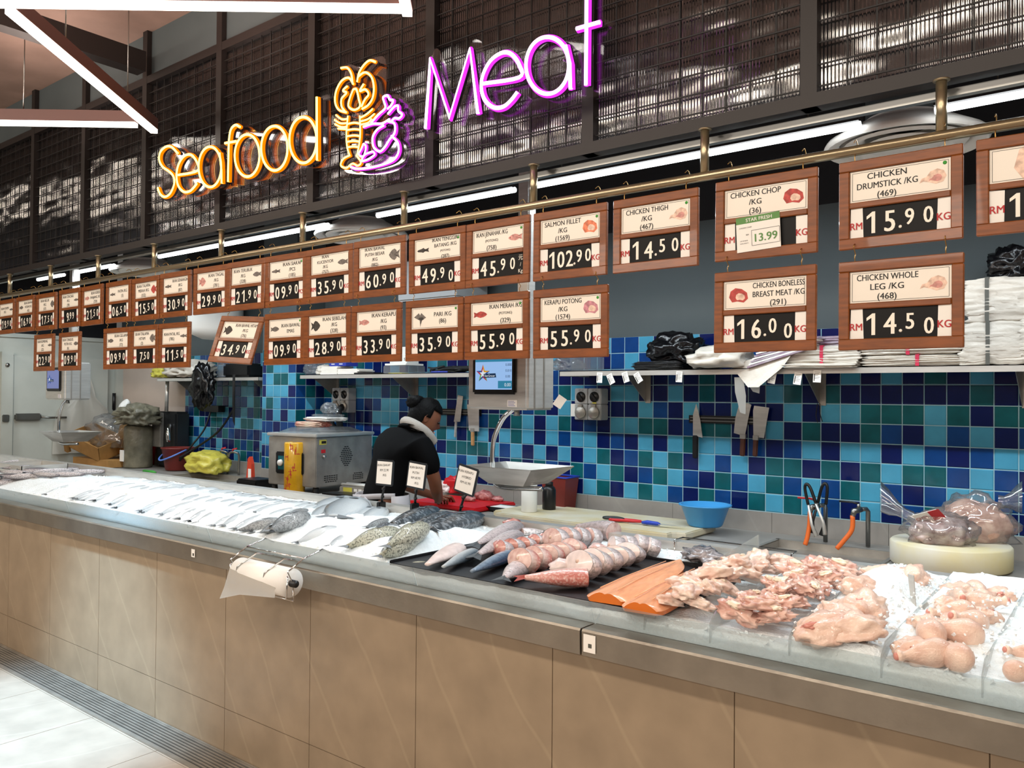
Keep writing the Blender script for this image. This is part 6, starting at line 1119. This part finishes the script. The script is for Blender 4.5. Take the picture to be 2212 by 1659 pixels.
def strip(p0, p1, w): 
    mb = MB(); s = Vector((.8, -.6, 0))*w; d = Vector((.0015, .002, .001)); mb.add([p0-s*.6, p0+s*.6, p1+s, p1-s, p0-s*.6+d, p0+s*.6+d, p1+s+d, p1-s+d], [(0, 1, 2, 3), (7, 6, 5, 4), (0, 4, 5, 1), (1, 5, 6, 2), (2, 6, 7, 3), (3, 7, 4, 0)]); return mb
strip(q0, a, .012).build('arm', 'steel', t, True); strip(q0, b_, .014).build('arm', 'steel', t, True); MB().lathe([(.014, -.02), (.014, .02)], 12, M=Matrix.Translation(q0-p)).build('hinge', 'steel_dull', t)
# ---------------------------------------------------------------- the worker
mat('skin', '#7a4a33', .5, sss=.0, var=.08, scale=20); mat('shirt', '#050506', .85, spec=.12, bump=.1, bscale=30); mat('hair', '#050404', .6, spec=.15, bump=.5, bscale=60, stretch=(6, 1, 1)); mat('towel', '#9d978f', .85, bump=.3, bscale=120); mat('apron_grey', '#a8a6aa', .8, bump=.1, bscale=30); mat('trousers', '#17181c', .8)
pr_ = thing('person', 'worker in a black T-shirt and grey apron bending over the red board', 'person', (-3.62, 3.38, 0))
def skin(name, chains, m, parent, lv=2, root=0):
    """chains of (x, y, z, rx, ry): grown into one continuous surface; a chain may start on an earlier point by index"""
    vs = []; es = []; rs = []
    for ch in chains:
        prev = None
        for p in ch:
            if isinstance(p, int): prev = p; continue
            vs.append(p[:3]); rs.append((p[3], p[4] if len(p) > 4 else p[3])); i = len(vs)-1
            if prev is not None: es.append((prev, i))
            prev = i
    me = bpy.data.meshes.new(name); off = parent.location; me.from_pydata([(v[0]-off.x, v[1]-off.y, v[2]-off.z) for v in vs], es, []); o = bpy.data.objects.new(name, me); COL.objects.link(o); o.parent = parent; me.materials.append(MATS[m])
    md = o.modifiers.new('skin', 'SKIN'); md.use_smooth_shade = True; sv = me.skin_vertices[0].data if me.skin_vertices else None
    if sv is None:
        bpy.context.view_layer.objects.active = o; sv = me.skin_vertices[0].data
    for k, r in enumerate(rs): sv[k].radius = r; sv[k].use_root = (k == root)
    s = o.modifiers.new('sub', 'SUBSURF'); s.levels = lv; s.render_levels = lv; return o
B = [(-3.64, 3.36, .92, .15, .11), (-3.63, 3.39, 1.05, .135, .10), (-3.60, 3.44, 1.18, .14, .11), (-3.575, 3.485, 1.27, .10, .08), (-3.55, 3.545, 1.37, .045, .045), (-3.535, 3.575, 1.425, .048), (-3.53, 3.605, 1.45, .06, .065), (-3.53, 3.615, 1.48, .05, .05)]
RA = [3, (-3.42, 3.47, 1.265, .05), (-3.36, 3.47, 1.22, .046), (-3.35, 3.52, 1.10, .042), (-3.37, 3.56, 1.03, .04), (-3.46, 3.67, .965, .034), (-3.55, 3.78, .935, .027), (-3.585, 3.815, .925, .03, .018), (-3.61, 3.85, .915, .033, .016)]
LA = [3, (-3.72, 3.52, 1.27, .05), (-3.79, 3.54, 1.22, .046), (-3.83, 3.62, 1.1, .042), (-3.82, 3.66, 1.04, .04), (-3.77, 3.78, .98, .033), (-3.73, 3.9, .935, .027), (-3.72, 3.94, .925, .03, .018), (-3.71, 3.98, .915, .032, .016)]
RL = [0, (-3.54, 3.35, .85, .085), (-3.53, 3.37, .48, .06), (-3.53, 3.35, .1, .042), (-3.52, 3.45, .04, .035)]
LL = [0, (-3.74, 3.37, .85, .085), (-3.74, 3.39, .48, .06), (-3.74, 3.37, .1, .042), (-3.75, 3.47, .04, .035)]
def fingers(base, d, s, up):
    out = []; sd = Vector(s); dd = Vector(d).normalized()
    return [[tuple(Vector(base)+sd*(.021*(k-1.5)))+(.010,), tuple(Vector(base)+sd*(.023*(k-1.5))+dd*L*.45+Vector((0, 0, .008)))+(.0095,), tuple(Vector(base)+sd*(.022*(k-1.5))+dd*L*.8-Vector((0, 0, .012)))+(.0085,), tuple(Vector(base)+sd*(.021*(k-1.5))+dd*L-Vector((0, 0, .03)))+(.0075,)] for k, L in enumerate((.062, .074, .07, .055))]
body = skin('body', [B, RA, LA, RL, LL], 'skin', pr_)
hr = fingers((-3.622, 3.868, .914), (-.45, .8, -.1), (.87, .49, 0), 0); hl = fingers((-3.704, 3.998, .914), (.25, .95, -.1), (.95, -.25, 0), 0)
for k, ch in enumerate(hr+hl): skin('finger', [ch], 'skin', pr_, 1)
skin('thumb', [[(-3.602, 3.822, .922, .013), (-3.635, 3.835, .905, .011), (-3.655, 3.862, .897, .009)]], 'skin', pr_, 1); skin('thumb', [[(-3.7, 3.945, .92, .013), (-3.672, 3.965, .905, .011), (-3.662, 3.99, .897, .009)]], 'skin', pr_, 1)
# face on the lowered head, seen from behind on its right side
HC = Vector((-3.53, 3.625, 1.45)); fw = Vector((.5, .75, -.5)).normalized(); sd = Vector((fw.y, -fw.x, 0)).normalized(); upv = sd.cross(fw)
MH = Matrix(((sd.x, fw.x, upv.x, HC.x), (sd.y, fw.y, upv.y, HC.y), (sd.z, fw.z, upv.z, HC.z), (0, 0, 0, 1)))
bm = bmesh.new(); bmesh.ops.create_uvsphere(bm, u_segments=32, v_segments=24, radius=1)
for v in bm.verts:
    c = v.co; x, y, z = c.x*.074, c.y*.094, c.z*.112
    if y > 0: x *= 1-.14*max(0, -c.z); y *= 1-.1*max(0, -c.z-.3)
    if y > 0 and abs(c.x) < .22: y += .022*math.exp(-((c.z+.12)/.16)**2)*math.exp(-(c.x/.14)**2)+.008*math.exp(-((c.z+.5)/.08)**2)+.01*math.exp(-((c.z+.82)/.14)**2)
    if y > 0: y -= .012*(math.exp(-((c.z-.02)/.12)**2)*math.exp(-((abs(c.x)-.38)/.16)**2))
    if y < 0: z += .012*c.z*0
    v.co = Vector((x, y, z))
mb = MB(); mb.smooth = True; mb.bm(bm, M=MH); hd = mb.build('head', 'skin', pr_, True)
for s in (-1, 1):
    mb = MB(); M = MH @ Matrix.Translation((s*.074, -.005, -.005)) @ Matrix.Rotation(s*.35, 4, 'Z'); mb.lathe([(0, -.006), (.016, -.007), (.02, 0), (.016, .006), (.008, .002), (0, .002)], 14, M=M @ Matrix.Rotation(PI/2, 4, 'Y') @ Matrix.Scale(1.55, 4, (1, 0, 0))); mb.build('ear', 'skin', hd, True)
    mb = MB(); mb.lathe([(0, -.008), (.009, -.003), (.009, .003), (0, .008)], 10, M=MH @ Matrix.Translation((s*.03, .083, .008))); mb.build('eye', 'eye_b', hd, True)
mb = MB(); mb.tube([MH @ Vector((x, .092-.9*x*x*4, -.056)) for x in (-.022, 0, .022)], .005, 8); mb.build('mouth', 'joint_red', hd, True)
bm = bmesh.new(); bmesh.ops.create_uvsphere(bm, u_segments=36, v_segments=24, radius=1)
dl = [v for v in bm.verts if (v.co.y > .25 and v.co.z < .42) or (v.co.z < -.55) or (abs(v.co.x) > .75 and v.co.z < -.1 and v.co.y > -.15)]; bmesh.ops.delete(bm, geom=dl, context='VERTS')
for v in bm.verts:
    c = v.co; k = 1+.05*noise.noise(c*4); v.co = Vector((c.x*.084*k, c.y*.106*k-.004, c.z*.124*k+.004))
mb = MB(); mb.smooth = True; mb.bm(bm, M=MH); o = mb.build('hair', 'hair', pr_, True); md = o.modifiers.new('th', 'SOLIDIFY'); md.thickness = .01
lift(crumple(.05, .045, .045, 71, .2, 3, 3, 1), 0).build('hair_bun', 'hair', pr_).location = (MH @ Vector((-.01, -.098, .055)))-pr_.location
# clothing
skin('t_shirt', [[(-3.645, 3.355, .90, .165, .125), (-3.635, 3.385, 1.02, .155, .118), (-3.605, 3.435, 1.17, .162, .13), (-3.575, 3.485, 1.30, .14, .12), (-3.565, 3.52, 1.36, .1, .09), (-3.555, 3.54, 1.405, .075, .072)], [3, (-3.41, 3.475, 1.285, .078), (-3.355, 3.48, 1.215, .066), (-3.35, 3.51, 1.11, .06)], [3, (-3.73, 3.52, 1.295, .078), (-3.8, 3.55, 1.22, .066), (-3.825, 3.6, 1.12, .06)]], 'shirt', pr_)
skin('trousers', [[(-3.64, 3.36, .93, .155, .115), (-3.64, 3.36, .84, .15, .115)], [1, (-3.54, 3.35, .72, .095), (-3.53, 3.37, .48, .075), (-3.53, 3.35, .1, .06)], [1, (-3.74, 3.37, .72, .095), (-3.74, 3.39, .48, .075), (-3.74, 3.37, .1, .06)]], 'trousers', pr_)
mb = MB(); mb.tube(spline([(-3.58, 3.63, 1.36), (-3.62, 3.565, 1.395), (-3.58, 3.51, 1.425), (-3.505, 3.525, 1.4), (-3.475, 3.58, 1.355), (-3.475, 3.635, 1.3)], 6), .034, 12); o = mb.build('neck_towel', 'towel', pr_, True)
mb = MB(); mb.smooth = True; vs = []; n = 14
for j, (z, r) in enumerate(((.5, .2), (.7, .195), (.9, .185), (1.0, .176))):
    for k in range(n+1): a = -.55+(PI+1.1)*k/n; vs.append((-3.635+math.cos(a)*r*1.03, 3.375+math.sin(a)*r*.8, z))
mb.add(vs, [(j*(n+1)+k, j*(n+1)+k+1, (j+1)*(n+1)+k+1, (j+1)*(n+1)+k) for j in range(3) for k in range(n)]); o = mb.build('apron', 'apron_grey', pr_, True); md = o.modifiers.new('th', 'SOLIDIFY'); md.thickness = .006
def ribbon(pts, w):
    mb = MB(); mb.smooth = True; vs = []
    for p in pts: vs += [(p[0], p[1], p[2]+w), (p[0], p[1], p[2]-w)]
    mb.add(vs, [(2*i, 2*i+1, 2*i+3, 2*i+2) for i in range(len(pts)-1)]); return mb
for pts in (spline([(-3.48, 3.33, 1.0), (-3.55, 3.26, 1.0), (-3.65, 3.235, .99), (-3.76, 3.26, .98)], 4), spline([(-3.66, 3.232, .985), (-3.74, 3.215, .95), (-3.79, 3.21, .9)], 4), spline([(-3.64, 3.232, .985), (-3.57, 3.21, .95), (-3.54, 3.2, .88)], 4)):
    o = ribbon(pts, .016).build('apron_tie', 'apron_grey', pr_, True); md = o.modifiers.new('th', 'SOLIDIFY'); md.thickness = .006
